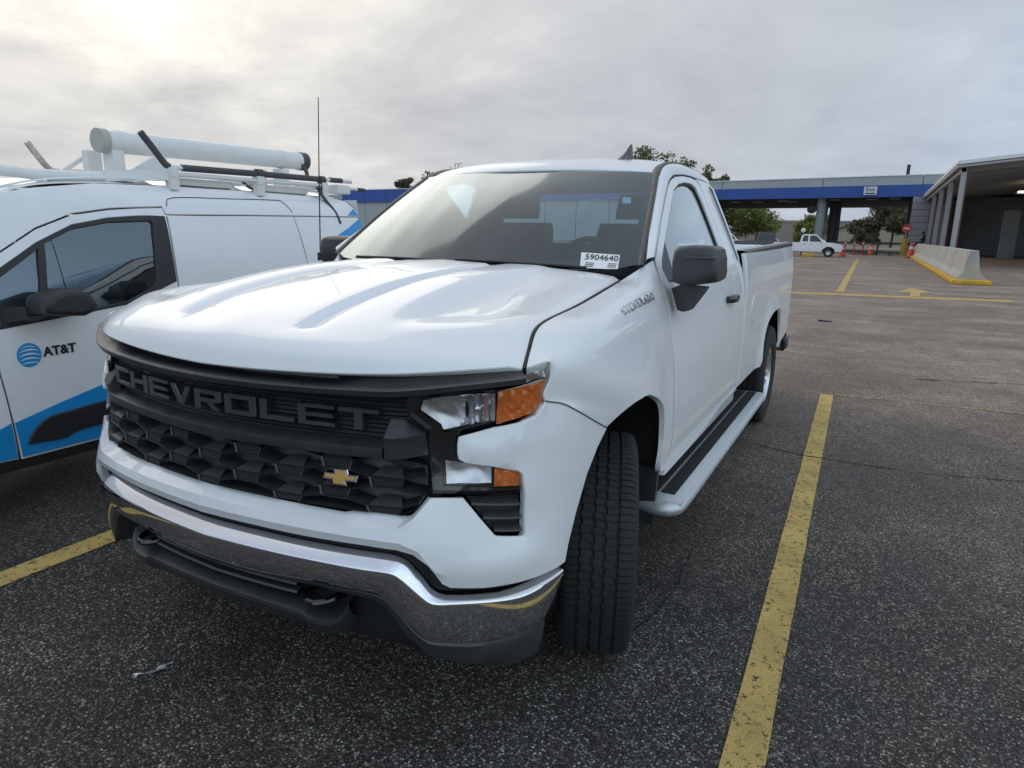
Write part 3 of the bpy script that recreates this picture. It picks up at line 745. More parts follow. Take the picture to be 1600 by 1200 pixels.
for k, d in enumerate(DO):
    v, f = (V, F) if k == 0 else flip(V, F); mk('door_gap_shade', v, f, BLKD, d)  # black ring added behind the door gap so the gap reads as shaded
V, F = panel(inset(WIN, -.012), smap, sp=.08, off=-.020, ins=0); V, F = orient(V, F, RX)
for k, d in enumerate(DO):
    v, f = (V, F) if k == 0 else flip(V, F); mk('window', v, f, SGLASS, d)
# rubber frame round the side window
def ringpoly(P, d0, d1, fm, off): return panel(inset(P, d0), fm, sp=.06, holes=[inset(P, d1)], off=off, ins=0)
V, F = ringpoly(WIN, -.006, .012, smap, -.012); V, F = orient(V, F, RX); V, F = flange(V, F, .008, .002)
for k, d in enumerate(DO):
    v, f = (V, F) if k == 0 else flip(V, F); mk('window_seal', v, f, BLKD, d)
# black sail behind the mirror
SAIL = [(.70,1.300),(.672,1.350),(.70,1.380),(.845,1.465),(.80,1.30)]
V, F = panel(SAIL, smap, sp=.06, off=-.006, ins=0); V, F = orient(V, F, RX); V, F = flange(V, F, .01, .003)
for k, d in enumerate(DO):
    v, f = (V, F) if k == 0 else flip(V, F); mk('mirror_sail', v, f, BLK, d)
# handle
def handle_pts():
    S = []
    for t in np.linspace(0, 1, 9):
        y = 1.64+.20*t; z = 1.148+.004*math.sin(t*math.pi); x = side_x(y, z)+.012+.030*math.sin(math.pi*min(1, max(0, t*1.0)))**.5
        h = .020+.004*math.sin(math.pi*t); S.append([(x+.010*math.cos(q), y, z+h*math.sin(q)) for q in np.linspace(0, 2*math.pi, 11)[:-1]])
    V, F = grid(S, closed_v=True); F = list(F)+[tuple(range(10)), tuple(range(80, 90))]; return V, F
V, F = handle_pts()
for k, d in enumerate(DO):
    v, f = (V, F) if k == 0 else flip(V, F); mk('handle', v, f, GLOSSB, d, sharp=60)
# cab corner panels behind the doors
CORN = [(1.872,.535),(1.874,1.0),(1.874,1.35),(1.880,1.55),(1.874,1.70),(1.858,1.768),(1.82,1.803),(2.11,1.795),(2.15,1.70),(2.165,1.55),(2.17,1.35),(2.178,1.0),(2.175,.535)]
V, F = panel(CORN, smap, sp=.06, off=0, ins=.001); PB('cab_corner', V, F, PAINT, fl=.02, bev=.002, ref=RX, sharp=26)
# A-pillar and roof rail
Ecurve = cr([(.838,.548,1.392),(.795,.70,1.490),(.745,.90,1.625),(.706,1.06,1.728),(.682,1.160,1.790),(.670,1.27,1.832),(.664,1.42,1.856),(.660,1.62,1.868),(.658,1.85,1.866),(.660,2.0,1.858),(.663,2.12,1.842)], 6)
Dc = cr([(.612,1.392),(.77,1.486),(.925,1.578),(1.08,1.663),(1.214,1.735),(1.30,1.770),(1.40,1.793),(1.62,1.810),(1.85,1.808),(2.0,1.804),(2.12,1.797)], 6)
Dcurve = np.array([smap(y, z, 0) for y, z in Dc])
mid = lambda t, b: Ecurve+(Dcurve-Ecurve)*t+np.array([.8, 0, .6])*b
V, F = grid([Ecurve-np.array([.004,0,.012]), Ecurve, mid(.25,.010), mid(.5,.014), mid(.75,.010), mid(.92,.003), Dcurve, Dcurve-np.array([.02,0,.006])]); V, F = orient(V, F, (1,-.3,1))
PB('roof_rail', V, F, PAINT, fl=0)
# roof skin
RS = []
ry = [1.150,1.165,1.19,1.23,1.29,1.38,1.50,1.65,1.80,1.95,2.06,2.12,2.15]
rz = [1.806,1.818,1.833,1.850,1.867,1.883,1.896,1.904,1.906,1.901,1.892,1.880,1.862]
for y, zc in zip(ry, rz):
    ye = y+ (0.02 if y < 1.3 else 0)
    ze = float(np.interp(y, Ecurve[:, 1], Ecurve[:, 2]))-.004; xe = float(np.interp(y, Ecurve[:, 1], Ecurve[:, 0]))-.006
    row = []
    for k in np.linspace(0, 1, 13):
        rib = .004*math.cos(k*xe/.13*math.pi)*ss(y, 1.25, 1.4) if k < .85 else 0
        row.append((xe*k, y-.080*(1-k*k)*(1-ss(y, 1.15, 1.6))+(ye-y)*k, zc+(ze-zc)*k**3.2+rib*.5))
    RS.append(row)
G = cr(np.array(RS).reshape(len(RS), -1), 3).reshape(-1, 13, 3)
V, F = grid(G); V, F = orient(V, F, (0,0,1)); V, F = sym(V, F); RF = P_('roof', V, F, PAINT, fl=.012, bev=.004)
# black ditch moulding beside the roof skin
S = [[p+np.array([dx, 0, dz]) for p in Ecurve[22:]] for dx, dz in ((-.030,-.004),(-.012,.003),(.004,.004),(.012,-.006))]
V, F = grid(S); V, F = orient(V, F, (0,0,1)); PB('roof_moulding', V, F, BLK, fl=0)
# shark fin aerial
def fin():
    S = []
    for t in np.linspace(0, 1, 15):
        y = 1.215+.24*t; h = .020+.076*ss(t, .12, .84)-.050*ss(t, .86, 1); w = .042*math.sin(math.pi*min(.93, max(.05, .08+t*.76)))**.6
        zb = float(np.interp(y, ry, rz))-.018
        S.append([(.445-.02*t+w*c, y+.075*max(0, s), zb+max(.028 if 0 < s < .4 else 0, h)*s) for c, s in ((-1.15,-.15),(-1.0,.12),(-.85,.30),(-.42,.50),(-.20,.80),(-.10,.97),(0,1.0),(.10,.97),(.20,.80),(.42,.50),(.85,.30),(1.0,.12),(1.15,-.15))])
    return grid(S)
V, F = fin(); P_('aerial_fin', *orient(V, F, (0,0,1)), GREYP, fl=0, sharp=50)
# windshield
wb = [(0,.350,1.345),(.25,.363,1.345),(.45,.393,1.343),(.62,.441,1.343),(.73,.488,1.350),(.815,.545,1.372)]
wt = [(0,1.078,1.800),(.25,1.085,1.799),(.42,1.100,1.797),(.55,1.121,1.794),(.62,1.137,1.791),(.676,1.156,1.787)]
def ws(a, b, o=0.0):
    """a across 0..1 from the centre line, b from cowl to roof"""
    p = np.array([np.interp(a*5, range(6), np.array(wb)[:, k]) for k in range(3)]); q = np.array([np.interp(a*5, range(6), np.array(wt)[:, k]) for k in range(3)])
    r = p+(q-p)*b; bul = .030*math.sin(math.pi*b)*(1-.6*a); n = np.array([.25*a, -.5, .8]); n /= np.linalg.norm(n)
    return r+n*(bul+o)
V, F = grid([[ws(a, b) for a in np.linspace(0, 1, 21)] for b in np.linspace(0, 1, 15)]); V, F = orient(V, F, (0,-1,1)); V, F = sym(V, F)
WS = P_('windshield', V, F, WGLASS, fl=0, sharp=80)
V, F = panel([(0,0),(.3,0),(.6,0),(1,0),(1,.5),(1,1),(.5,1),(0,1),(0,.965),(.5,.965),(.82,.955),(.870,.92),(.895,.5),(.905,.13),(.87,.08),(.6,.045),(0,.04)], lambda a, b, o: ws(a, b, o), sp=.06, off=-.004, ins=0)
V, F = orient(V, F, (0,-1,1)); V, F = sym(V, F); P_('frit_band', V, F, BLKD, par=WS, fl=0)
S = [[ws(1, b, o)+np.array([dx, 0, 0]) for b in np.linspace(-.02, 1, 14)] for dx, o in ((-.012,.003),(.0,.008),(.012,.006),(.018,-.01))]
V, F = grid(S); V, F = orient(V, F, (.3,-1,1)); PB('windshield_trim', V, F, BLK, fl=0)
# sensor cover behind the glass, at the top centre
V, F = panel([(-.17,.965),(.17,.965),(.15,.84),(.07,.77),(-.07,.77),(-.15,.84)], lambda a, b, o: ws(abs(a), b, o)*np.array([1 if a >= 0 else -1, 1, 1]), sp=.05, off=-.012, ins=0)
V, F = orient(V, F, (0,-1,1)); P_('sensor_cover', V, F, BLKD, par=WS, fl=.05, bev=.004)
# wipers
for pts in ([(.62,.430,1.352),(.30,.385,1.362),(.02,.372,1.366)], [(.02,.365,1.358),(-.3,.385,1.362),(-.6,.435,1.358)]):
    V, F = tube(pts, .007, 8, sub=6); mk('wiper', V, F, BLKD, TR)
# cab rear wall with the back window
RW = [(-.86,1.0),(.86,1.0),(.93,1.25),(.925,1.36),(.86,1.52),(.75,1.76),(.66,1.84),(-.66,1.84),(-.75,1.76),(-.86,1.52),(-.925,1.36),(-.93,1.25)]
RWIN = [(-.70,1.42),(.70,1.42),(.73,1.45),(.66,1.72),(.62,1.755),(-.62,1.755),(-.66,1.72),(-.73,1.45)]
rmap = lambda x, z, o: np.array([x, 2.165-.06*max(0, (z-1.35)/.5)**1.3-.02*(x/.9)**2+o, z])
V, F = panel(RW, rmap, sp=.08, holes=[RWIN], off=0, ins=0); P_('cab_rear_wall', V, F, PAINT, fl=.03, bev=.006, ref=(0,1,0))
V, F = panel(inset(RWIN, -.01), rmap, sp=.1, off=-.012, ins=0); P_('rear_window', V, F, SGLASS, fl=0, ref=(0,1,0))
P_('cab_floor', *box(0, 1.35, .50, 1.80, 1.55, .06), BLKD, fl=0)
P_('firewall', *box(0, .62, .88, 1.55, .05, .72), BLKD, fl=0)
PB('sill', *box(.915, 1.39, .50, .10, 1.60, .09, .015), PAINT, fl=0)
# door inner trim so the cab has walls
V, F = panel([(.62,.56),(.62,1.26),(1.84,1.28),(1.84,.56)], smap, sp=.2, off=-.07, ins=0); PB('door_trim', V, F, DASHM, fl=.01, ref=(-1,0,0))
V, F = grid([[(x, y, z-.025-.02*(abs(x)/.6)**3) for x in np.linspace(-.61, .61, 9)] for y, z in ((1.19,1.825),(1.3,1.862),(1.5,1.885),(1.8,1.893),(2.05,1.88),(2.1,1.86))]); P_('headliner', *orient(V, F, (0,0,-1)), mat('headliner', (.62,.62,.60), .9), fl=0)
# dashboard
dsec = [(.50,1.30),(.60,1.335),(.72,1.352),(.85,1.345),(.92,1.32),(.935,1.27),(.93,1.10),(.90,.95)]
V, F = grid([[(x, y, z-.02*(abs(x)/.8)**3+(.018*math.exp(-((x-.38)/.22)**2) if .65 < y < .93 else 0)) for y, z in dsec] for x in np.linspace(-.80, .80, 25)]); P_('dashboard', *orient(V, F, (0,.2,1)), DASHM, fl=0)
# seats
def cushion(pts, hw, r=.05, taper=1.0):
    """upholstered slab: centre-line points (y, z, half thickness), half width hw"""
    S = []
    for i, (y, z, th) in enumerate(pts):
        k = i/(len(pts)-1); w = hw*(1-(1-taper)*k)
        S.append([(w*cx, y+th*cy, z) for cx, cy in ((-1,-.6),(-.94,-1),(-.6,-1.05),(0,-.92),(.6,-1.05),(.94,-1),(1,-.6),(1,.6),(.94,1),(0,1.05),(-.94,1),(-1,.6))])
    S = cr(np.array(S).reshape(len(S), -1), 3).reshape(-1, 12, 3); V, F = grid(S, closed_v=True)
    n = len(V)//12; F = list(F)+[tuple(range(12)), tuple(reversed(range((n-1)*12, n*12)))]; return V, F
for xs in (.40, -.40):
    V, F = cushion([(1.58,.86,.05),(1.60,.90,.09),(1.66,1.10,.09),(1.72,1.32,.08),(1.765,1.50,.065),(1.775,1.55,.04)], .275, taper=.82); V = V+np.array([xs,0,0])
    se = mk('seat_back', V, F, SEATM, TR, sharp=60)
    V, F = cushion([(1.775,1.575,.03),(1.775,1.60,.055),(1.785,1.65,.06),(1.79,1.70,.05),(1.79,1.72,.025)], .135, taper=.85); mk('headrest', V+np.array([xs,0,0]), F, SEATM, se, sharp=60)
    V, F = box(xs, 1.42, .84, .52, .52, .16, .05); mk('seat_base', V, F, SEATM, TR, sharp=60)
V, F = box(0, 1.66, 1.08, .24, .16, .50, .05); mk('centre_backrest', V, F, SEATM, TR, sharp=60)
# steering wheel
c0 = np.array([.44,1.02,1.300]); ax = np.array([0,.88,.475]); ux = np.array([1,0,0]); uy = np.cross(ax, ux)
V, F = tube([c0+.185*(math.cos(t)*ux+math.sin(t)*uy) for t in np.linspace(0, 2*math.pi, 41)], .016, 10, caps=False); swo = mk('steering_wheel', V, F, BLKD, TR)
V, F = merge([tube([c0+.17*(math.cos(t)*ux+math.sin(t)*uy), c0-ax*.02], .016, 8) for t in (0, math.pi, -math.pi/2)]+[lathe([(-.02,0),(-.02,.06),(.02,.07),(.03,0)], 20, 'x', (0,0,0))][:0]); mk('spokes', V, F, GREYP, swo)
V, F = lathe([(-.03,.0),(-.03,.05),(-.01,.068),(.02,.06),(.03,0)], 20, 'x'); M3 = np.array([ax, ux, uy]); mk('hub_pad', V @ M3+c0, F, BLKD, swo)
V, F = tube([c0, c0+ax*-.0+np.array([0,-.28,-.06])], .035, 10); mk('column', V, F, DASHM, swo)
# interior mirror
V, F = box(0, 1.02, 1.665, .24, .03, .065, .015); P_('rear_view_mirror', V, F, BLKD, fl=0)

# ---- door mirrors
MO = [(.944,1.320),(.940,1.38),(.946,1.432),(.962,1.447),(1.016,1.453),(1.095,1.450),(1.115,1.438),(1.126,1.40),(1.131,1.345),(1.126,1.318),(1.110,1.306),(1.054,1.296),(.980,1.292),(.955,1.300)]
mc = np.array([1.036,1.372])
def mring(s, y, dx=0, dz=0): return [(mc[0]+(p[0]-mc[0])*s+dx, y, mc[1]+(p[1]-mc[1])*s+dz) for p in MO]
S = [mring(.40,.522,.0), mring(.76,.526), mring(.92,.540), mring(.985,.568), mring(1.0,.640), mring(.985,.715), mring(.97,.735), mring(.90,.735), mring(.88,.722)]
G = cr(np.array(S).reshape(len(S), -1), 2).reshape(-1, len(MO), 3); V, F = grid(G, closed_v=True); n = len(MO)
V, F = orient(V, list(F)+[tuple(range(n))], lambda c: c-np.array([1.036,.63,1.372]))
for k, d in enumerate(DO):
    v, f = (V, F) if k == 0 else flip(V, F)
    def fold(q, hinge=(-.92,.69), an=R(-80)):
        q = np.array(q, float).copy(); x, y = q[:, 0]-hinge[0], q[:, 1]-hinge[1]; q[:, 0] = hinge[0]+x*math.cos(an)-y*math.sin(an); q[:, 1] = hinge[1]+x*math.sin(an)+y*math.cos(an); return q
    if k: v = fold(v)
    mo = mk('mirror', v, f, BLK, d, sharp=40)
    v2 = np.array(mring(.89,.724)); f2 = [tuple(range(n))]
    if k: v2, f2 = flip(v2, f2); v2 = fold(v2)
    mk('mirror_glass', v2, f2, CHROME, mo, smooth=False)
    vb_, fb_ = box(.995, .553, 1.312, .060, .02, .018, .004)
    if k: vb_, fb_ = flip(vb_, fb_); vb_ = fold(vb_)
    mk('mirror_lamp', vb_, fb_, WHITEL, mo)
    vb_, fb_ = box(1.062, .528, 1.405, .115, .03, .010, .004)
    if k: vb_, fb_ = flip(vb_, fb_); vb_ = fold(vb_)
    mk('mirror_ledge', vb_, fb_, GREYP, mo)
    arm = [(.925,1.272),(.965,1.290),(1.075,1.285),(1.062,1.262),(1.010,1.186),(.985,1.178),(.957,1.184)]
    va = [(x, .635-.035*(x-.92)/.15, z) for x, z in arm]+[(x, .705-.03*(x-.92)/.15, z) for x, z in arm]; q = len(arm)
    fa_ = [tuple(range(q)), tuple(reversed(range(q, 2*q)))]+[(i, i+q, (i+1) % q+q, (i+1) % q) for i in range(q)]
    va = np.array(va)
    if k: va, fa_ = flip(va, fa_); va = fold(va, an=R(-25))
    mk('mirror_arm', va, fa_, BLK, mo, smooth=False)

# ---- model lettering on the fender
BADGE = mat('badge_chrome', (.78,.79,.81), .22, metal=.9)
y0, y1 = .015, .44
for i, ch in enumerate('SILVERADO'):
    t = (i+.5)/9; y = y0+(y1-y0)*t; z = 1.228+.024*t
    x = fender_x(y, z)+.0045; up = np.array([fender_x(y, z+.012)-fender_x(y, z-.012), 0, .024]); al = np.array([fender_x(y+.02, z)-fender_x(y-.02, z), .04, .0])
    put_text(ch, .042, .003, BADGE, (x, y, z), al, up, TR, name='badge_letter', sx=1.45, bold=.0012)
for i, ch in enumerate('SILVERADO'):
    t = (i+.5)/9; y = y1+(y0-y1)*t; z = 1.252-.024*t
    x = fender_x(y, z)+.0045; up = np.array([-(fender_x(y, z+.012)-fender_x(y, z-.012)), 0, .024]); al = np.array([(fender_x(y-.02, z)-fender_x(y+.02, z))*-1, -.04, .0])
    put_text(ch, .042, .003, BADGE, (-x, y, z), al, up, TR, name='badge_letter', sx=1.45, bold=.0012)

# ---- bed
bmap = lambda y, z, o: np.array([bed_x(y, z)+o, y, z])
RA = [(3.546+.56*math.cos(t) if False else 0, 0) for t in ()]
rar = []
for t in np.linspace(math.pi, 0, 19):
    c, s = math.cos(t), math.sin(t); rar.append((3.546+.525*math.copysign(abs(c)**.85, c), .545+.385*abs(s)**.75))
BED = [(2.192,.545)]+rar[:]+[(4.50,.56),(4.735,.60),(4.745,1.0),(4.735,1.36),(4.73,1.428),(4.2,1.420),(3.2,1.404),(2.192,1.388)]
V, F = panel(BED, bmap, sp=.06, off=0, ins=.001, creases=[[(2.2,1.30),(3.2,1.31),(4.72,1.335)]])
BS = PB('bed_side', V, F, PAINT, fl=.02, bev=.006, ref=RX, sharp=26)
arch_liner(np.array([bmap(y, z, 0) for y, z in rar]), (3.546, .40), 'rear_wheel_liner', .62)
V, F = grid([[ (x, y, z0+(y-2.19)*.0157+dz) for y in np.linspace(2.20, 4.73, 12)] for x, dz, z0 in ((.958,-.02,1.388),(.958,.006,1.388),(.945,.014,1.388),(.87,.014,1.388),(.855,.004,1.388),(.855,-.03,1.388))])
PB('bed_rail_cap', *orient(V, F, (0,0,1)), BLK, fl=0, sharp=30)
V, F = grid([[ (x, y, z0+(y-2.19)*.0157) for y in np.linspace(2.20, 4.73, 6)] for x, z0 in ((.925,1.4035),(.895,1.4035))]); PB('rail_stripe', *orient(V, F, (0,0,1)), SILVER, fl=0)
PB('bed_inner_wall', *box(.835, 3.46, 1.10, .03, 2.5, .58), PAINT, fl=0)
P_('bed_floor', *box(0, 3.46, .83, 1.64, 2.5, .04), PAINT, fl=0)
P_('bed_front_wall', *box(0, 2.205, 1.10, 1.72, .03, .55), PAINT, fl=0)
P_('tailgate', *box(0, 4.715, 1.12, 1.58, .055, .58, .012), PAINT, fl=0)
P_('tailgate_handle', *box(0, 4.748, 1.26, .26, .02, .07, .01), BLK, fl=0)
PB('tail_light', *box(.885, 4.725, 1.12, .17, .06, .46, .02), mat('red_lens', (.45,.01,.012), .15, coat=1), fl=0)
S = []
for a in np.linspace(-1, 1, 17):
    x = a*.985; y = 4.83-.07*abs(a)**4; S.append([(x, y-.10, .60), (x, y-.02, .615), (x, y, .60), (x, y+.005, .50), (x, y-.03, .43), (x, y-.10, .42)])
V, F = grid(S); P_('rear_bumper', *orient(V, F, (0,1,.2)), CHROME, fl=0, sharp=30)
PB('bumper_corner_step', *box(.985, 4.70, .50, .05, .16, .11, .015), BLK, fl=0)
# fuel filler door and its badge-like cap
th = np.linspace(0, 2*math.pi, 21)[:-1]
V, F = panel([(2.52+.10*math.cos(t), 1.02+.09*math.sin(t)) for t in th], bmap, sp=.06, off=.004, ins=0); V, F = orient(V, F, RX); V, F = flange(V, F, .004, .002); mk('filler_door', V, F, PAINT, BS[0])

# ---- wheels
def tyre_mesh(r=.395, w=.255, n=120):
    prof = [(-.100,.225),(-.118,.245),(-.1275,.30),(-.124,.345),(-.116,.372),(-.108,.384),(-.098,.390)]
    ribs = [(-.098,-.064),(-.056,-.022),(-.014,.014),(.022,.056),(.064,.098)]
    out = prof[:]
    for i, (a, b) in enumerate(ribs):
        if i: out += [(a-.0005, r-.010), (a+.0012, r-.0005-.02*abs(a)**2*8)]
        else: out += [(a+.003, r-.004)]
        out += [((a+b)/2, r-.0005-.16*((a+b)/2)**2)]
        if i < 4: out += [(b-.0012, r-.0005-.16*b*b), (b+.0005, r-.010)]
        else: out += [(b-.003, r-.004)]
    out += [(-x, q) for x, q in reversed(prof)]
    G = []; NP = 104
    for p in range(NP):
        for f, dn in ((0,0),(.40,0),(.72,0),(.745,1),(.905,1),(.93,0)):
            t = 2*math.pi*(p+f)/NP; row = []
            for x, q in out:
                rr = q; xx = x; tt = t
                if .062 < abs(x) < .116 and dn and q > .37: rr = q-.0055
                if abs(x) < .062 and q > r-.004:
                    xx = x+.0024*(1 if p % 2 else -1)*(1 if f < .5 else .4)
                    if dn: rr = q-.0028
                    tt = t+.020*math.copysign(1, x)*abs(x)/.06
                row.append((xx, rr*math.cos(tt), rr*math.sin(tt)))
            G.append(row)
    return grid(G, closed_u=True)
TV, TF = tyre_mesh(); TV, TF = orient(TV, TF, lambda c: np.array([c[0]*.3, c[1], c[2]]))
tyre_me = mesh('tyre', TV, TF, RUB, sharp=28)
def rim_mesh():
    parts = [lathe([(-.10,.215),(-.09,.200),(-.02,.185),(.055,.190),(.088,.205),(.100,.222),(.105,.226),(.100,.230),(.09,.228)], 48)]
    for k in range(6):
        t = k*math.pi/3; c, s = math.cos(t), math.sin(t)
        for dt in (-.14, .14):
            c1, s1 = math.cos(t+dt), math.sin(t+dt); c2, s2 = math.cos(t+dt*1.25), math.sin(t+dt*1.25)
            w = .020
            def P(x, rr, cc, sn, o): return (x, rr*cc-o*sn, rr*sn+o*cc)
            parts.append(hexa([P(.058,.05,c1,s1,-w),P(.058,.05,c1,s1,w),P(.030,.05,c1,s1,w),P(.030,.05,c1,s1,-w),P(.086,.205,c2,s2,-w*.9),P(.086,.205,c2,s2,w*.9),P(.05,.205,c2,s2,w*.9),P(.05,.205,c2,s2,-w*.9)]))
    parts.append(lathe([(.02,.0),(.02,.075),(.055,.075),(.066,.060),(.068,.03),(.066,0)], 32))
    return merge(parts)
RV, RFc = rim_mesh(); rim_me = mesh('rim', RV, RFc, SILVER, sharp=30)
disc_me = mesh('brake_disc', *lathe([(-.03,.0),(-.03,.17),(-.01,.17),(-.01,0)], 32), mat('brake_iron', (.10,.09,.085), .5, metal=.6))
STEER = R(20)
for x, y in ((.885,0),(-.885,0),(.885,3.546),(-.885,3.546)):
    w = bpy.data.objects.new('wheel', rim_me); w.location = (x, y, .394); w.rotation_euler = (R(random.uniform(0, 60)), 0, (0 if x > 0 else math.pi)+(STEER if y < 1 else 0)); link(w, TR)
    for nm, me in (('tyre', tyre_me), ('brake_disc', disc_me)):
        q = bpy.data.objects.new(nm, me); COL.objects.link(q); q.parent = w

# ---- running boards
for s in (1, -1):
    V, F = box(s*.930, 1.68, .372, .27, 2.36, .030, .008); rb = mk('running_board', V, F, ALU, TR, sharp=30)
    for xa in (.888, .962): 
        V, F = box(s*(xa+.025), 1.70, .3895, .060, 2.24, .006); mk('grip_strip', V, F, mat('grip_tape', (.016,.016,.017), .9, bump=.6, bscale=300), rb)
    V, F = tube([(s*.83,.52,.350),(s*.96,.485,.350),(s*1.025,.50,.352),(s*1.048,.58,.355),(s*1.050,1.0,.355),(s*1.050,1.7,.355),(s*1.050,2.4,.355),(s*1.048,2.78,.355),(s*1.02,2.86,.352),(s*.83,2.88,.350)], .030, 16, sub=6); mk('side_tube', V, F, ALU, rb)
    for yb in (.80, 1.7, 2.6): V, F = box(s*.86, yb, .42, .05, .06, .12); mk('bracket', V, F, BLKD, rb)
# ---- mast aerial on the far fender
V, F = tube([(-.86,.455,1.33),(-.86,.457,1.37)], .014, 10); ma = mk('aerial_base', V, F, BLKD, TR)
V, F = tube([(-.86,.457,1.36),(-.862,.475,1.75),(-.863,.494,2.124)], [.0035,.003,.0022], 6); mk('aerial_mast', V, F, BLKD, TR)

V, F = panel([(.655,.674),(.745,.674),(.762,.606),(.68,.603)], lambda a, b, o: ws(a, b, o), sp=.1, off=-.003, ins=0); mk('small_sticker', *orient(V, F, (0,-1,1)), mat('pale_teal_label', (.55,.72,.70), .6), WS)
# ---- auction sticker on the windshield
def wsq(px0, py0): pass
sk = [(.565,.010),(.815,-.010),(.800,.108),(.540,.130)]
V, F = panel(sk, lambda a, b, o: ws(a, b, o), sp=.1, off=.004, ins=0); V, F = orient(V, F, (0,-1,1)); st = mk('windshield_sticker', V, F, WHITEL, TR)
pa, pb, pc = ws(.57,.095,.006), ws(.79,.075,.006), ws(.57,.16,.006)
c = (np.array(ws(.675,.0845,.006))); put_text('5904640', .050, .0004, INK, c, pb-pa, pc-pa, st, name='sticker_number', sx=.80)
for j in range(3):
    for (u0, u1) in ((.582,.635),(.735,.795)):
        b0 = .020+j*.013-.08*(u0-.58); V, F = panel([(u0,b0),(u1,b0-.004),(u1,b0+.001),(u0,b0+.005)], lambda a, b, o: ws(a, b, o), sp=.1, off=.0055, ins=0); mk('sticker_print', *orient(V, F, (0,-1,1)), INK if u0 < .7 else GREYP, st)
# ================================================================== ground, painted lines
def nodes_of(m):
    m.use_nodes = True; nt = m.node_tree; nt.nodes.clear(); return nt
def asphalt():
    m = bpy.data.materials.new('asphalt'); nt = nodes_of(m); L = nt.links
    def n(t, **k):
        q = nt.nodes.new(t)
        for a, v in k.items(): setattr(q, a, v)
        return q
    def mth(op, a, b=None, clamp=False):
        q = n('ShaderNodeMath', operation=op); q.use_clamp = clamp
        for i, v in enumerate((a, b)):
            if v is None: continue
            if hasattr(v, 'links'): L.new(v, q.inputs[i])
            else: q.inputs[i].default_value = v
        return q.outputs[0]
    def rng(v, a, b, c, d):
        q = n('ShaderNodeMapRange'); L.new(v, q.inputs['Value'])
        for k, x in zip(('From Min','From Max','To Min','To Max'), (a, b, c, d)): q.inputs[k].default_value = x
        return q.outputs[0]
    tc = n('ShaderNodeTexCoord'); P = tc.outputs['Object']; sp = n('ShaderNodeSeparateXYZ'); L.new(P, sp.inputs[0])
    def noise(s, d=4, r=.6):
        q = n('ShaderNodeTexNoise'); q.inputs['Scale'].default_value = s; q.inputs['Detail'].default_value = d; q.inputs['Roughness'].default_value = r; L.new(P, q.inputs['Vector']); return q.outputs['Fac']
    # stones
    vo = n('ShaderNodeTexVoronoi'); vo.inputs['Scale'].default_value = 140; vo.inputs['Randomness'].default_value = 1; L.new(P, vo.inputs['Vector'])
    sc = n('ShaderNodeSeparateColor'); L.new(vo.outputs['Color'], sc.inputs[0])
    st = n('ShaderNodeValToRGB'); L.new(sc.outputs[0], st.inputs[0]); e = st.color_ramp.elements
    e[0].position = 0; e[0].color = (.040,.035,.030,1); e[1].position = 1; e[1].color = (.60,.56,.50,1)
    for p, c in ((.45,(.066,.058,.050,1)),(.70,(.122,.108,.094,1)),(.86,(.225,.20,.172,1)),(.95,(.37,.33,.28,1))): q = e.new(p); q.color = c
    edge = rng(vo.outputs['Distance'], .30, .62, 1.0, .38)
    # worn drive lane: more bare, brownish stone; the stalls keep their dark binder
    nb = noise(.22, 4, .6); nm = noise(.9, 5, .6)
    yy = mth('ADD', sp.outputs[1], mth('MULTIPLY', mth('SUBTRACT', nm, .5), 3.2))
    xx = mth('MULTIPLY', mth('MAXIMUM', mth('SUBTRACT', sp.outputs[0], 1.6), 0.0), .55)
    lane = rng(mth('ADD', yy, xx), .2, 7.5, 0.0, 1.0)
    lane2 = rng(mth('ADD', sp.outputs[1], mth('MULTIPLY', nb, 14)), 18, 40, 0.0, 1.0)
    stonemix = n('ShaderNodeMix', data_type='RGBA'); L.new(lane, stonemix.inputs['Factor']); L.new(st.outputs[0], stonemix.inputs['A'])
    st2 = n('ShaderNodeValToRGB'); L.new(sc.outputs[0], st2.inputs[0]); e = st2.color_ramp.elements
    e[0].position = 0; e[0].color = (.195,.150,.116,1); e[1].position = 1; e[1].color = (.78,.63,.50,1)
    for p, c in ((.45,(.335,.258,.202,1)),(.8,(.505,.396,.314,1))): q = e.new(p); q.color = c
    L.new(st2.outputs[0], stonemix.inputs['B'])
    # stains and damp patches
    dk = rng(noise(1.4, 6, .62), .36, .62, .70, 1.18); dk2 = rng(noise(.5, 3, .5), .35, .65, .86, 1.18); dk3 = rng(noise(6.0, 4, .6), .35, .65, .86, 1.1)
    mp = n('ShaderNodeMapping'); mp.inputs['Scale'].default_value = (.28, .7, 1); mp.inputs['Rotation'].default_value = (0, 0, .12); L.new(P, mp.inputs['Vector'])
    sk = n('ShaderNodeTexNoise'); sk.inputs['Scale'].default_value = 1.3; sk.inputs['Detail'].default_value = 5; sk.inputs['Roughness'].default_value = .55; sk.inputs['Distortion'].default_value = .6; L.new(mp.outputs[0], sk.inputs['Vector'])
    stk = rng(sk.outputs['Fac'], .40, .66, 0.0, 1.0); stk = mth('ADD', mth('MULTIPLY', mth('MULTIPLY', stk, lane), .32), .96)
    f = mth('MULTIPLY', mth('MULTIPLY', mth('MULTIPLY', dk, dk2), stk), mth('MULTIPLY', dk3, edge))
    mul = n('ShaderNodeMix', data_type='RGBA'); mul.blend_type = 'MULTIPLY'; mul.inputs['Factor'].default_value = 1
    L.new(stonemix.outputs['Result'], mul.inputs['A']); L.new(f, mul.inputs['B'])
    b = n('ShaderNodeBsdfPrincipled'); L.new(mul.outputs['Result'], b.inputs['Base Color'])
    L.new(rng(noise(1.4, 6, .62), .36, .62, .58, .86), b.inputs['Roughness']); b.inputs['Specular IOR Level'].default_value = .35
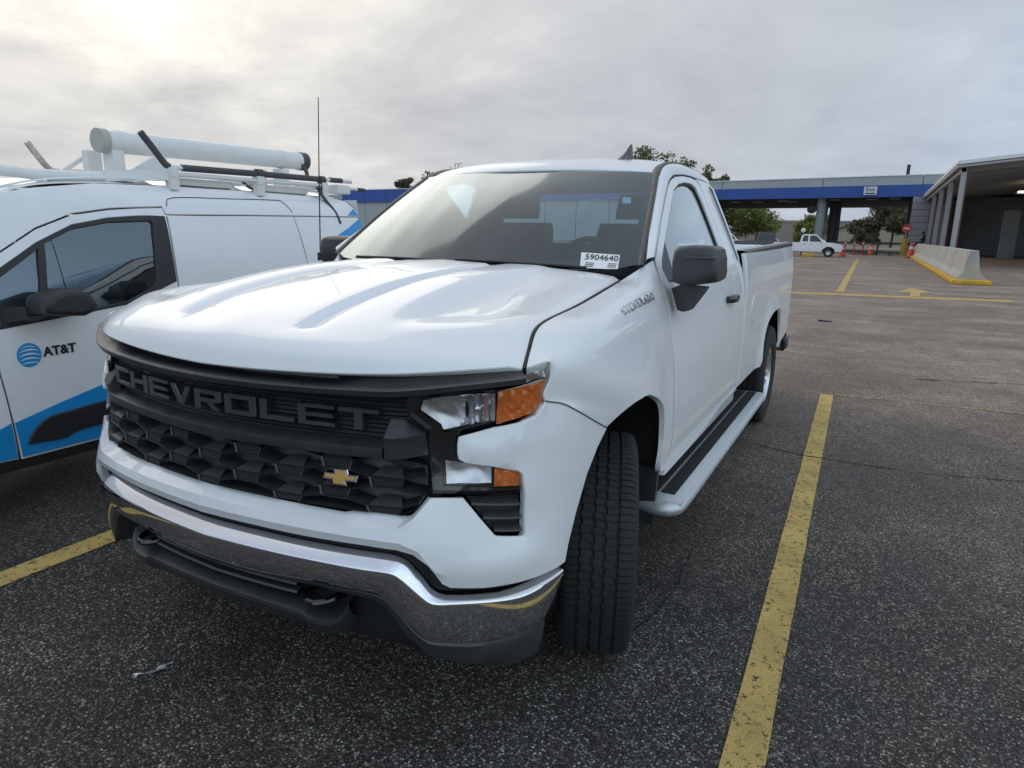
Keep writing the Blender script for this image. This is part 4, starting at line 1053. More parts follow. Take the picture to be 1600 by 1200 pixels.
    bp = n('ShaderNodeBump'); bp.inputs['Strength'].default_value = .9; bp.inputs['Distance'].default_value = .006; bp.invert = True
    L.new(vo.outputs['Distance'], bp.inputs['Height']); L.new(bp.outputs[0], b.inputs['Normal'])
    o = n('ShaderNodeOutputMaterial'); L.new(b.outputs[0], o.inputs[0]); return m
ASPH = asphalt()
gx = [-600,-60,-20,-6,-2,2,6,20,60,600]; gy = [-120,-20,-5,0,5,20,60,150,1500]
V, F = grid([[(x, y, 0) for x in gx] for y in gy]); tag(mk('ground', *orient(V, F, (0,0,1)), ASPH, smooth=False), 'dark speckled asphalt of the parking lot', kind='structure')
def paint(name, col, wear=.475, sc=30):
    m = bpy.data.materials.new(name); nt = nodes_of(m); L = nt.links
    tc = nt.nodes.new('ShaderNodeTexCoord'); a = nt.nodes.new('ShaderNodeTexNoise'); a.inputs['Scale'].default_value = sc; a.inputs['Detail'].default_value = 8; a.inputs['Roughness'].default_value = .75
    v = nt.nodes.new('ShaderNodeTexVoronoi'); v.inputs['Scale'].default_value = 120
    L.new(tc.outputs['Object'], a.inputs['Vector']); L.new(tc.outputs['Object'], v.inputs['Vector'])
    ad = nt.nodes.new('ShaderNodeMath'); ad.operation = 'MULTIPLY_ADD'; ad.inputs[1].default_value = -.10; L.new(v.outputs['Distance'], ad.inputs[0]); L.new(a.outputs['Fac'], ad.inputs[2])
    r = nt.nodes.new('ShaderNodeMapRange'); r.inputs['From Min'].default_value = wear-.16; r.inputs['From Max'].default_value = wear-.06; L.new(ad.outputs[0], r.inputs['Value'])
    r2 = nt.nodes.new('ShaderNodeMapRange'); r2.inputs['From Min'].default_value = .3; r2.inputs['From Max'].default_value = .7; r2.inputs['To Min'].default_value = .72; r2.inputs['To Max'].default_value = 1.1
    a2 = nt.nodes.new('ShaderNodeTexNoise'); a2.inputs['Scale'].default_value = 5; a2.inputs['Detail'].default_value = 6; L.new(tc.outputs['Object'], a2.inputs['Vector']); L.new(a2.outputs['Fac'], r2.inputs['Value'])
    c = nt.nodes.new('ShaderNodeMix'); c.data_type = 'RGBA'; c.blend_type = 'MULTIPLY'; c.inputs['Factor'].default_value = 1; c.inputs['A'].default_value = (*col, 1); L.new(r2.outputs[0], c.inputs['B'])
    mx = nt.nodes.new('ShaderNodeMix'); mx.data_type = 'RGBA'; mx.inputs['A'].default_value = (.04,.038,.035,1); L.new(r.outputs[0], mx.inputs['Factor']); L.new(c.outputs['Result'], mx.inputs['B'])
    b = nt.nodes.new('ShaderNodeBsdfPrincipled'); b.inputs['Roughness'].default_value = .75; b.inputs['Specular IOR Level'].default_value = .3; L.new(mx.outputs['Result'], b.inputs['Base Color'])
    bp = nt.nodes.new('ShaderNodeBump'); bp.inputs['Strength'].default_value = .5; bp.inputs['Distance'].default_value = .005; bp.invert = True; L.new(v.outputs['Distance'], bp.inputs['Height']); L.new(bp.outputs[0], b.inputs['Normal'])
    o = nt.nodes.new('ShaderNodeOutputMaterial'); L.new(b.outputs[0], o.inputs[0]); return m
YEL = paint('yellow_line_paint', (.60,.42,.135)); YELW = paint('worn_line_paint', (.50,.40,.22), wear=.54); 
def stripe(pts, w, m, name='painted_line', z=.004, jit=.0022):
    P = resample(np.array(pts, float), max(2, int(np.linalg.norm(np.diff(np.array(pts, float), axis=0), axis=1).sum()/.12)) if jit else len(pts)); T = np.gradient(P, axis=0); T /= np.linalg.norm(T, axis=1)[:, None]; N = np.stack([-T[:, 1], T[:, 0]], 1)
    j = RNG.uniform(-jit, jit, (len(P), 2)) if jit else np.zeros((len(P), 2))
    V, F = grid([[(*(p+n*(w/2+a)), z), (*(p-n*(w/2+b)), z)] for p, n, (a, b) in zip(P, N, j)])
    o = mk(name, *orient(V, F, (0,0,1)), m, smooth=False); return tag(o, kind='structure')
stripe([(1.400,4.87),(1.503,-.42),(1.56,-3.4)], .117, YEL)
stripe([(-1.60,4.87),(-1.478,-.37),(-1.475,-.90),(-1.43,-3.4)], .135, YEL)
stripe([(1.46,4.92),(2.6,4.98),(5.0,5.2)], .05, YELW, z=.003)
stripe([(-.35,17.75),(2.2,18.2),(4.83,18.75)], .62, YEL, jit=.02)
stripe([(.86,18.9),(.66,36),(.46,54.3)], .19, YEL, jit=.01)
stripe([(-3.0,30.0),(-1.9,40.0),(-1.2,52.0)], .16, YELW, jit=.01)
V = np.array([(2.24,19.9,.008),(2.72,22.1,.008),(3.22,20.3,.008),(2.86,20.1,.008),(2.80,18.7,.008),(2.56,18.65,.008),(2.62,20.0,.008)]); tag(mk('painted_arrow', *orient(V, [(0,6,1),(6,3,1),(3,2,1),(6,5,4),(6,4,3)], (0,0,1)), YEL, smooth=False), kind='structure')
CRK = mat('crack_shadow', (.006,.006,.006), .95)
def crack(pts, w, seed):
    r = np.random.RandomState(seed); P = resample(np.array(pts, float), 60); P += np.cumsum(r.uniform(-.006,.006,(60,2)), axis=0)*np.sin(np.linspace(0, math.pi, 60))[:, None]
    ww = w*(.4+r.rand(60)); T = np.gradient(P, axis=0); T /= np.linalg.norm(T, axis=1)[:, None]; N = np.stack([-T[:, 1], T[:, 0]], 1)
    V, F = grid([[(*(p+n*a), .006), (*(p-n*a), .006)] for p, n, a in zip(P, N, ww)]); tag(mk('pavement_crack', *orient(V, F, (0,0,1)), CRK, smooth=False), kind='structure')
crack([(.9,2.86),(1.40,2.72),(2.1,2.72),(2.9,2.95),(4.0,3.1)], .006, 1); crack([(1.05,.9),(1.08,.55),(1.02,.1)], .003, 2); crack([(2.55,1.9),(2.6,1.5),(2.5,1.1)], .003, 3)
crack([(2.2,6.2),(3.4,6.6),(5.2,6.4)], .01, 4)
# crumpled foil on the ground
r = np.random.RandomState(5); G = []
for i in range(9):
    t = i/8; G.append([(-.365+.045*t-.010*math.sin(9*t)+(j-1)*.012*math.sin(math.pi*(.1+.85*t)), -1.03+.125*t+(j-1)*.010*math.sin(math.pi*(.1+.85*t)), .004+.014*r.rand()) for j in range(3)])
V, F = grid(G); fo_ = mk('foil_scrap', *orient(V, F, (0,0,1)), mat('foil', (.55,.56,.58), .35, metal=.6), smooth=False); tag(fo_, 'crumpled strip of silver foil on the asphalt', 'litter')
V, F = box(.97, 11.26, .02, .22, .16, .035, .012); V[:, 2] += .015*np.sin(V[:, 0]*40); tag(mk('crushed_bottle', V, F, mat('dark_litter', (.03,.035,.045), .3)), 'small dark crushed scrap lying on the drive lane', 'litter')
# ================================================================== the white van with a ladder rack
VAN = empty('work_van', (-2.9, .3, 0)); tag(VAN, 'white work van with blue stripe, logo and roof ladder rack, beside the pickup', 'van')
VZ = [.25,.35,.5,.9,1.1,1.3,1.5,1.62,1.70,1.74]; VX = [2.03,2.0,1.985,1.985,1.995,2.03,2.075,2.115,2.17,2.25]
VC = -2.92
def vmap(y, z, o):
    x = float(np.interp(z, VZ, VX)); k = max(0.0, (-.9-y)/1.0)
    return np.array([-(x+.25*k*k)+o, y, z])
def vflip(V, F):
    V = np.array(V, float).copy(); V[:, 0] = 2*VC-V[:, 0]; return V, [tuple(reversed(f)) for f in F]
VR = lambda c: np.array([1, 0, .3])
def vp(name, poly, m, off=0.0, sp=.08, holes=(), ins=.003, fl=.012, bev=.003, par=VAN, two=True, **k):
    V, F = panel(poly, vmap, sp=sp, holes=holes, off=off, ins=ins, **k); V, F = orient(V, F, VR)
    if fl: V, F = flange(V, F, fl, bev)
    a = mk(name, V, F, m, par, sharp=28)
    if two: V2, F2 = vflip(V, F); mk(name, V2, F2, m, par, sharp=28)
    return a
BLUE = mat('blue_vinyl', (.012,.26,.62), .35, coat=.4); VTRIM = mat('van_black_trim', (.022,.021,.024), .5, var=.2, vscale=12)
CUT = [(-.448,1.349),(-.261,1.463),(-.065,1.538),(.138,1.571),(.30,1.585),(.468,1.595)]
WB = [(-.62,1.18),(-.465,1.279),(-.277,1.397),(-.08,1.489),(.124,1.529),(.30,1.544),(.416,1.549),(.474,1.55),(.468,1.40),(.454,1.166),(.30,1.11),(.121,1.057),(-.108,1.032),(-.521,.991),(-.66,.985)]
DOORV = [(-.503,.330),(-.529,.635),(-.547,.81),(-.60,.98),(-.64,1.20)]+[(-.448,1.349),(-.261,1.463),(-.065,1.538),(.138,1.571),(.30,1.585),(.468,1.595),(.480,1.55),(.470,1.40),(.455,1.167),(.44,.9),(.43,.33)]
WBh = [(-.60,1.19),(-.465,1.279),(-.277,1.397),(-.08,1.489),(.124,1.529),(.30,1.544),(.40,1.547),(.39,1.40),(.36,1.17),(.30,1.125),(.121,1.062),(-.108,1.037),(-.521,.996),(-.62,.99)]
dv_ = vp('door', DOORV, VANPAINT, holes=[WBh], sp=.07)
vp('window_surround', [(-.61,1.185),(-.467,1.275),(-.279,1.393),(-.08,1.486),(.124,1.526),(.30,1.541),(.416,1.546),(.466,1.545),(.460,1.40),(.447,1.17),(.30,1.118),(.121,1.060),(-.108,1.035),(-.521,.994),(-.64,.987)], VTRIM, off=.004, sp=.06,
   holes=[[(-.24,1.396),(-.086,1.467),(.119,1.507),(.367,1.519),(.380,1.505),(.326,1.180),(.294,1.142),(.135,1.075),(-.10,1.048),(-.299,1.035)], [(-.575,1.17),(-.473,1.240),(-.275,1.370),(-.30,1.20),(-.333,1.03),(-.517,1.012),(-.57,1.01)]], ins=0, par=dv_, two=False)
for nm, pl in (('window', [(-.25,1.40),(-.086,1.472),(.119,1.512),(.367,1.524),(.385,1.505),(.33,1.176),(.294,1.136),(.135,1.070),(-.10,1.043),(-.305,1.030)]), ('quarter_window', [(-.58,1.17),(-.473,1.245),(-.27,1.380),(-.295,1.20),(-.330,1.025),(-.517,1.008),(-.58,1.005)])):
    vp(nm, pl, glass('van_glass', (.50,.60,.64), 1.55, boost=3.8, gcol=(.80,.93,1.0)), off=-.010, sp=.2, ins=0, fl=0, par=dv_)
# body panels
vp('side_panel', [(.440,.33),(.450,.9),(.465,1.167),(.480,1.40),(.489,1.55),(1.156,1.566),(1.60,1.574),(2.055,1.581),(2.20,1.585),(2.225,1.30),(2.23,.33)], VANPAINT, sp=.12)
vp('roof_side', [(-.70,1.30),(-.62,1.225),(-.448,1.357),(-.261,1.471),(-.065,1.546),(.138,1.579),(.30,1.593),(.470,1.603),(.484,1.557),(1.156,1.572),(2.055,1.587),(2.225,1.592),(2.20,1.66),(2.15,1.71),(2.05,1.735),(1.3,1.738),(.56,1.730),(.124,1.715),(-.20,1.672),(-.364,1.640),(-.42,1.60)], VANPAINT, sp=.06)
for pl in ([(.50,1.605),(.57,1.657),(.98,1.671),(1.395,1.681),(1.45,1.665),(1.476,1.635),(1.496,1.60)],):
    P3 = [vmap(y, z, .0015) for y, z in pl]; V, F = tube(P3, .0028, 6, sub=4); mk('seam', V, F, INK, VAN)
V, F = tube([vmap(1.50,1.57,.001), vmap(1.53,1.3,.001), vmap(1.56,.9,.001), vmap(1.56,.45,.001)], .0018, 6, sub=4); mk('seam', V, F, GREYP, VAN)
vp('front_wing', [(-.515,.335),(-.537,.635),(-.555,.81),(-.610,.98),(-.66,1.10),(-1.2,1.02),(-1.62,.92),(-1.72,.70),(-1.72,.34),(-1.42,.34),(-1.36,.52),(-1.22,.66),(-1.02,.70),(-.82,.66),(-.70,.53),(-.64,.34)], VANPAINT, sp=.08)
vp('rocker', [(-.64,.33),(-.64,.272),(2.22,.262),(2.22,.325)], VTRIM, off=-.006, sp=.15)
# blue livery and moulding
vp('blue_stripe', [(-.498,.343),(-.519,.528),(-.30,.585),(-.033,.647),(.43,.75),(.43,.343)], BLUE, off=.0035, sp=.09, ins=0, fl=.002, bev=.001)
vp('blue_stripe', [(-.535,.530),(-.60,.505),(-.63,.40),(-.635,.345),(-.522,.345)], BLUE, off=.0035, sp=.09, ins=0, fl=.002, bev=.001)
vp('blue_stripe', [(1.86,1.42),(2.06,1.50),(2.215,1.574),(2.221,1.3),(2.2,1.2),(1.5,.95),(.46,.76),(.46,.345),(1.2,.345),(1.9,.9)], BLUE, off=.0035, sp=.09, ins=0, fl=.002, bev=.001)
vp('blue_stripe', [(2.085,1.597),(2.18,1.65),(2.212,1.60)], BLUE, off=.0035, sp=.05, ins=0, fl=.002, bev=.001)
vp('side_moulding', [(-.472,.406),(-.455,.445),(-.426,.481),(-.39,.507),(-.348,.524),(-.033,.549),(.40,.575),(.40,.44),(-.032,.426),(-.211,.421),(-.26,.41),(-.292,.393)], VTRIM, off=.014, sp=.07, ins=0, fl=.012, bev=.004)
# globe logo: disc with white bands, and the lettering beside it
lc = (-.413,.853); LR = .060
def disc(r, y, z, n=28): return [(y+r*math.cos(t)*.93, z+r*math.sin(t)) for t in np.linspace(0, 2*math.pi, n+1)[:-1]]
lo = vp('globe_logo', disc(LR, *lc), BLUE, off=.003, sp=.05, ins=0, fl=.001, bev=.0005, two=False)
for k, (zz, sl_, hw, th) in enumerate(((.040,.010,.62,.0035),(.022,.012,.84,.006),(.001,.012,.92,.007),(-.020,.010,.88,.006),(-.040,.007,.70,.004))):
    P = []
    for t in np.linspace(-1, 1, 11): P.append((lc[0]+t*LR*hw*.93, lc[1]+zz+sl_*(.5-t*t)*1.0+th*(1-t*t)*.5))
    for t in np.linspace(1, -1, 11): P.append((lc[0]+t*LR*hw*.93, lc[1]+zz+sl_*(.5-t*t)*1.0-th*(1-t*t)*.5-.001))
    vp('logo_band', P, VANPAINT, off=.0045, sp=.05, ins=0, fl=0, par=lo, two=False)
pa, pb, pc = vmap(-.34,.853,.004), vmap(-.19,.857,.004), vmap(-.27,.90,.004)
put_text('AT&T', .064, .0006, INK, vmap(-.268,.858,.004), (pb-pa), (0,0,1), VAN, name='logo_lettering', sx=1.0, bold=.0022)
# roof skin, windshield, bonnet, nose, rear
RY = [-.42,-.30,-.1,.3,.9,1.5,2.0,2.15,2.215]; RZ = [1.625,1.675,1.725,1.765,1.785,1.79,1.785,1.765,1.72]; EZ = [1.600,1.655,1.695,1.722,1.735,1.738,1.735,1.712,1.66]
G = []
for y, zc, ze in zip(RY, RZ, EZ):
    xe = -float(np.interp(ze, VZ, VX))-.002; row = []
    for k in np.linspace(-1, 1, 21):
        rib = .006*math.cos(k*9.0)*(1 if abs(k) < .8 else 0); row.append((VC+(xe-VC)*k, y-.06*(1-k*k) if y < -.2 else y, zc+(ze-zc)*abs(k)**2.6+rib*ss(y, -.2, .2)))
    G.append(row)
G = cr(np.array(G).reshape(len(G), -1), 4).reshape(-1, 21, 3); V, F = grid(G); mk('roof', *orient(V, F, (0,0,1)), VANPAINT, VAN)
for s in (1, -1):
    V, F = tube([(VC+s*.66, y, z) for y, z in ((-.36,1.655),(-.1,1.718),(.3,1.756),(1.0,1.775),(2.05,1.768))], .006, 6, sub=5); mk('roof_rib', V, F, VANPAINT, VAN)
def vw(a, b): # van windshield, a -1..1 across, b 0..1 up
    xb = VC+a*.82; yb = -1.18+.16*a*a; zb = 1.06; xt = VC+a*.735; yt = -.47+.10*a*a; zt = 1.622-.06*a*a
    return np.array([xb+(xt-xb)*b, yb+(yt-yb)*b, zb+(zt-zb)*b+.03*math.sin(math.pi*b)])
V, F = grid([[vw(a, b) for a in np.linspace(-1, 1, 17)] for b in np.linspace(0, 1, 9)]); vws = mk('windshield', *orient(V, F, (0,-1,1)), glass('van_windshield', (.6,.68,.67), 1.5, boost=1.5), VAN)
V, F = grid([[vw(a, b)+np.array([0,-.004,.006]) for a in (.93,1.02)] for b in np.linspace(.0, 1.0, 12)]); mk('windshield_edge', *orient(V, F, (0,-1,1)), mat('frit_brown', (.10,.085,.07), .4), vws)
V, F = grid([[vw(a, b)+np.array([0,-.004,.006]) for a in (.70,.90)] for b in (.70,.86)]); mk('windshield_label', *orient(V, F, (0,-1,1)), WHITEL, vws)
for s in (1,):
    S = []
    for b in np.linspace(0, 1, 10):
        p = vw(1.02, b); q = vmap(p[1]+.10+.05*(1-b), max(1.08, p[2]-.035-.03*(1-b)), 0); S.append([p, p+(q-p)*.35+np.array([.010,-.004,.012]), p+(q-p)*.7+np.array([.010,0,.008]), q])
    V, F = grid(S); V, F = orient(V, F, (1,-1,1)); mk('front_pillar', V, F, VANPAINT, VAN); mk('front_pillar', *vflip(V, F), VANPAINT, VAN)
V, F = grid([[(VC+a*(.84-.05*(1-t)), -1.16-.66*(1-t)**1.0+.10*a*a, 1.055-.22*(1-t)**1.6-.03*a*a) for a in np.linspace(-1, 1, 15)] for t in np.linspace(1, 0, 10)]); mk('bonnet', *orient(V, F, (0,-.3,1)), VANPAINT, VAN)
V, F = grid([[(VC+a*.86, -1.82-.06*(1-a*a)-.05*math.sin(t*math.pi)+.10*a*a, .84-.56*t) for a in np.linspace(-1, 1, 15)] for t in np.linspace(0, 1, 8)]); mk('nose', *orient(V, F, (0,-1,0)), VANPAINT, VAN)
for s in (1, -1): V, F = box(VC+s*.66, -1.83, .76, .28, .10, .16, .03); mk('headlight', V, F, LENS if False else REFL, VAN)
V, F = box(VC, -1.89, .62, .80, .04, .22, .02); mk('grille', V, F, BLKD, VAN)
V, F = grid([[(VC+a*(.90-.10*max(0, (z-1.0)/.7)), 2.215+.025*(1-a*a), z) for a in np.linspace(-1, 1, 13)] for z in (.30,.6,1.0,1.4,1.66,1.72)]); mk('rear_doors', *orient(V, F, (0,1,0)), VANPAINT, VAN)
mk('van_floor', *box(VC, .25, .33, 1.75, 3.9, .06), BLKD, VAN)
# cab: dark interior, seats, bulkhead
mk('bulkhead', *box(VC, .62, .98, 1.60, .03, 1.10), GREYP, VAN)
for xs in (VC+.42, VC-.42):
    V, F = cushion([(.16,.72,.05),(.18,.76,.085),(.25,.95,.085),(.31,1.15,.07),(.35,1.26,.04)], .25, taper=.82); so_ = mk('seat', V+np.array([xs,0,0]), F, SEATM, VAN, sharp=60)
    V, F = cushion([(.355,1.275,.03),(.36,1.30,.05),(.37,1.40,.05),(.37,1.44,.03)], .12, taper=.85); mk('headrest', V+np.array([xs,0,0]), F, SEATM, so_, sharp=60)
mk('dashboard', *box(VC, -.78, .98, 1.55, .5, .22, .05), DASHM, VAN)
c0 = np.array([VC+.40,-.40,1.03]); V, F = tube([c0+.185*(math.cos(t)*np.array([1,0,0])+math.sin(t)*np.array([0,.42,.9])) for t in np.linspace(0, 2*math.pi, 33)], .015, 8, caps=False); mk('steering_wheel', V, F, BLKD, VAN)
# mirror
MP = [(-.435,1.070),(-.430,1.130),(-.410,1.155),(-.325,1.182),(-.240,1.178),(-.190,1.150),(-.165,1.095),(-.172,1.064),(-.231,1.042),(-.33,1.050)]
mcx = np.array(MP).mean(0); S = []
for x, s in ((-1.99,.55),(-1.96,.80),(-1.92,.95),(-1.87,1.0),(-1.80,.98),(-1.765,.85),(-1.755,.60)): S.append([(x, mcx[0]+(p[0]-mcx[0])*s, mcx[1]+(p[1]-mcx[1])*s) for p in MP])
G = cr(np.array(S).reshape(len(S), -1), 3).reshape(-1, len(MP), 3); V, F = grid(G, closed_v=True); n = len(MP); F = list(F)+[tuple(range(n)), tuple(reversed(range(len(V)-n, len(V))))]
V, F = orient(V, F, lambda c: c-np.array([-1.87, mcx[0], mcx[1]])); mk('mirror', V, F, VTRIM, VAN, sharp=50); mk('mirror', *vflip(V, F), VTRIM, VAN, sharp=50)
V, F = hexa([(-2.02,-.52,1.00),(-2.02,-.36,1.00),(-2.02,-.36,1.07),(-2.02,-.52,1.10),(-1.90,-.44,1.05),(-1.90,-.34,1.05),(-1.90,-.34,1.09),(-1.90,-.44,1.10)]); mk('mirror_foot', V, F, VTRIM, VAN, smooth=False)
# wheels
for x, y in ((-2.09,-1.02),(-3.75,-1.02),(-2.09,1.64),(-3.75,1.64)):
    w = bpy.data.objects.new('wheel', rim_me); w.location = (x, y, .325); w.scale = (.8,.825,.825); w.rotation_euler = (.3, 0, 0 if x > -3 else math.pi); link(w, VAN)
    q = bpy.data.objects.new('tyre', tyre_me); COL.objects.link(q); q.parent = w
both_l = []
A = np.array([vmap(y, z, -.004) for y, z in ((-.64,.335),(-.70,.53),(-.82,.66),(-1.02,.70),(-1.22,.66),(-1.36,.52),(-1.42,.335))])
V, F = grid([A, A*np.array([0,1,1])+np.array([-2.5,0,0])]); mk('wheel_liner', *orient(V, F, (0,0,-1)), LINER, VAN); mk('wheel_liner', *vflip(V, F), LINER, VAN)

# ---- ladder rack on the van's roof (bolted gear, its own thing)
RK = empty('ladder_rack', (-2.9, 1.0, 1.75)); tag(RK, 'white steel ladder rack with conduit tube and black padded bars on the van roof', 'roof rack')
RWH = mat('rack_white', (.72,.72,.70), .45, var=.06, vscale=9); FOAM = mat('foam_pad', (.07,.073,.08), .8, var=.2, vscale=25)
def rt(name, pts, r, m=RWH, n=10, sub=1, **k): V, F = tube(pts, r, n, sub=sub, **k); return mk(name, V, F, m, RK, sharp=50)
ct = rt('conduit_tube', [(-2.60,.47,1.993),(-2.60,2.10,2.026)], .068, n=20)
V, F = tube([(-2.60,.425,1.992),(-2.60,.475,1.993)], .072, 20); mk('end_cap', V, F, mat('cap_beige', (.42,.41,.37), .6), ct)
V, F = tube([(-2.60,2.07,2.025),(-2.60,2.14,2.026)], .072, 20); mk('end_cap', V, F, GREYP, ct)
for y in (.56, 1.86): V, F = tube([(-2.60,y,1.993+.02*(y-.47)), (-2.60,y+.035,1.994+.02*(y-.47))], .0715, 20); mk('clamp', V, F, RWH, ct)
for y in (.50, 1.86):
    V, F = box(-2.60, y+.02, 1.86, .10, .075, .17); mk('tube_post', V, F, RWH, RK)
    V, F = box(-2.86, y+.04, 1.84, .06, .09, .22); mk('tube_post', V, F, RWH, RK)
rt('padded_bar', [(-2.2,.441,2.021),(-2.2,.516,1.934),(-2.2,.575,1.862),(-2.2,.605,1.843)], .020, FOAM, sub=4)
rt('side_rail', [(-2.2,.60,1.840),(-2.2,.72,1.841),(-2.2,2.24,1.866)], .016)
rt('padded_bar', [(-2.2,.69,1.842),(-2.2,1.29,1.854),(-2.2,1.90,1.861)], .0215, FOAM); rt('padded_bar', [(-2.2,1.99,1.864),(-2.2,2.13,1.866)], .020, FOAM)
rt('side_rail', [(-2.2,.62,1.800),(-2.2,1.9,1.815)], .015)
V, F = box(-2.35, .42, 1.765, .40, .10, .05); 
rt('side_rail', [(-2.35,-.75,1.775),(-2.35,-.25,1.756),(-2.35,-.06,1.748),(-2.35,.30,1.762)], .030, sub=3)
V, F = hexa([(-2.32,.28,1.735),(-2.32,.28,1.795),(-2.44,.28,1.795),(-2.44,.28,1.735),(-2.17,.64,1.765),(-2.17,.64,1.835),(-2.28,.64,1.835),(-2.28,.64,1.765)]); mk('rail_box', V, F, RWH, RK, smooth=False)
rt('stop_arm', [(-3.4,.444,2.016),(-3.4,.503,1.929),(-3.4,.574,1.85),(-3.4,.66,1.845),(-3.4,.80,1.85)], .020, mat('chipped_paint', (.50,.44,.36), .6, var=.5, vscale=22), sub=4)
for y in (.62, 1.29, 1.92):
    V, F = box(-2.85, y, 1.800, 1.36, .05, .035); mk('cross_bar', V, F, RWH, RK)
    for x in (-2.2, -3.5): V, F = box(x, y, 1.772, .05, .06, .13); mk('bracket', V, F, RWH, RK)
rt('side_rail', [(-3.45,.55,1.84),(-3.45,2.2,1.862)], .018)
V, F = hexa([(-2.95,.36,1.80),(-2.95,.40,1.80),(-2.99,.40,1.80),(-2.99,.36,1.80),(-2.95,.58,1.955),(-2.95,.63,1.955),(-2.99,.63,1.955),(-2.99,.58,1.955)]); mk('gusset', V, F, RWH, RK, smooth=False)
V, F = hexa([(-2.42,.50,1.815),(-2.42,.80,1.815),(-2.44,.80,1.815),(-2.44,.50,1.815),(-2.42,.70,1.93),(-2.42,.74,1.93),(-2.44,.74,1.93),(-2.44,.70,1.93)]); mk('gusset', V, F, RWH, RK, smooth=False)
for y in (1.29, 1.90):
    V, F = tube([(-2.2,y-.02,1.856),(-2.2,y+.03,1.858)], .030, 12); mk('joint', V, F, FOAM, RK)
    rt('strap', [(-2.2,y,1.85),(-2.19,y-.01,1.80),(-2.19,y,1.735)], .012, FOAM)
rt('strap', [(-2.19,1.84,1.80),(-2.165,1.90,1.71),(-2.12,1.955,1.62),(-2.085,1.975,1.53)], .011, FOAM, sub=3)
rt('strap', [(-2.58,2.0,2.04),(-2.54,2.08,1.97),(-2.53,2.1,1.88)], .016, FOAM, sub=3)
rt('strap', [(-2.28,1.20,1.82),(-2.26,1.24,1.77),(-2.22,1.285,1.74)], .010, FOAM, sub=3)
V, F = box(-2.26, 2.16, 1.80, .12, .16, .07, .01); mk('latch_box', V, F, RWH, RK)
rt('handle_bar', [(-2.24,2.10,1.815),(-2.22,2.38,1.812)], .013); rt('handle_grip', [(-2.22,2.34,1.812),(-2.21,2.42,1.810)], .016, FOAM)
for y in (.9, 1.6): V, F = box(-2.30, y, 1.765, .10, .42, .045, .008); mk('side_tray', V, F, RWH, RK)
# ================================================================== background: canopy building, shed, barriers, vehicles, trees
GREYW = mat('grey_wall', (.30,.32,.33), .8, var=.12, vscale=.6); BLUEB = mat('blue_fascia', (.028,.085,.34), .5, var=.08, vscale=.8); LGREY = mat('light_grey_fascia', (.36,.40,.41), .6, var=.06, vscale=.5)
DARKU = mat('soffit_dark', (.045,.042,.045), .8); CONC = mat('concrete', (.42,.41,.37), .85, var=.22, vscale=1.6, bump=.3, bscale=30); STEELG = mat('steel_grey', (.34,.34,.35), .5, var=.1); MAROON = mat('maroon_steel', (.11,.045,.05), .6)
YKERB = mat('yellow_kerb_paint', (.62,.36,.03), .7, var=.25, vscale=3); WTRIM = mat('white_trim', (.72,.73,.74), .5)
BRK = mat('block_wall', (.38,.385,.38), .85, var=.2, vscale=2.0)
def bx(name, x0, x1, y0, y1, z0, z1, m, par=None, bev=0): V, F = box((x0+x1)/2, (y0+y1)/2, (z0+z1)/2, x1-x0, y1-y0, z1-z0, bev); return mk(name, V, F, m, par, smooth=bool(bev))
# ---- canopy (front edge runs from (7,73.8) to (-24,80))
CA = empty('drive_through_canopy', (-5, 85, 0)); tag(CA, 'long grey and blue drive-through canopy on round columns beyond the lot', 'canopy')
def fy(x): return 73.9+(6.6-x)*.19 if x > -24 else 79.7+(-24-x)*.065
def fslab(name, x0, x1, z0, z1, d0, d1, m, par, cut=8):
    xs = np.linspace(x0, x1, cut); G = []
    V = [];  F = []
    for x in xs: y = fy(x); V += [(x, y+d0, z0), (x, y+d0, z1), (x, y+d1, z1), (x, y+d1, z0)]
    for i in range(cut-1):
        a = 4*i; b = a+4; F += [(a, b, b+1, a+1), (a+1, b+1, b+2, a+2), (a+2, b+2, b+3, a+3), (a+3, b+3, b, a)]
    F += [(0,1,2,3), tuple(reversed(range(4*(cut-1), 4*cut)))]
    V, F = np.array(V), F
    return mk(name, V, F, m, par, smooth=False)
for x0, x1 in ((-24,-14.6),(-14.5,-4.15),(-4.05,4.6),(4.7,7.2)):
    fslab('blue_panel', x0, x1, 5.41, 6.52, 0, .3, BLUEB, CA, 3); fslab('grey_panel', x0, x1, 6.53, 7.36, .03, .3, LGREY, CA, 3)
fslab('joint_backing', -24, 7.2, 5.45, 7.3, .12, .28, GREYW, CA, 8); fslab('parapet_cap', -24.1, 7.3, 7.36, 7.44, -.05, .4, WTRIM, CA, 8)
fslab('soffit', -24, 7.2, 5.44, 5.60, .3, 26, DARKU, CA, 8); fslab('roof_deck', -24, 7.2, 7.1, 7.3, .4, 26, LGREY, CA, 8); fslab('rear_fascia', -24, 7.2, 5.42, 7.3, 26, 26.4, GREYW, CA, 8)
V, F = lathe([(0,.46),(5.46,.46)], 28, 'z', (-4.08, 77.4, 0)); mk('round_column', V, F, mat('column_grey', (.27,.30,.31), .7, var=.12, vscale=1.5), CA)
V, F = lathe([(0,.46),(5.46,.46)], 28, 'z', (-5.2, 98, 0)); mk('round_column', V, F, MATS['column_grey'], CA)
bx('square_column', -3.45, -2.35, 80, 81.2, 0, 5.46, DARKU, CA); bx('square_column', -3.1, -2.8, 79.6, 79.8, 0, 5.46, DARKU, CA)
for x, y in ((-14,84),(-11.5,84),(-8.5,81.5),(-7.6,83),(-3.0,79.5),(.5,78.5),(2.6,77.5)):
    o = bx('ceiling_light', x-.5, x+.5, y-.4, y+.4, 5.32, 5.43, mat('light_housing', (.45,.45,.45), .5), CA)
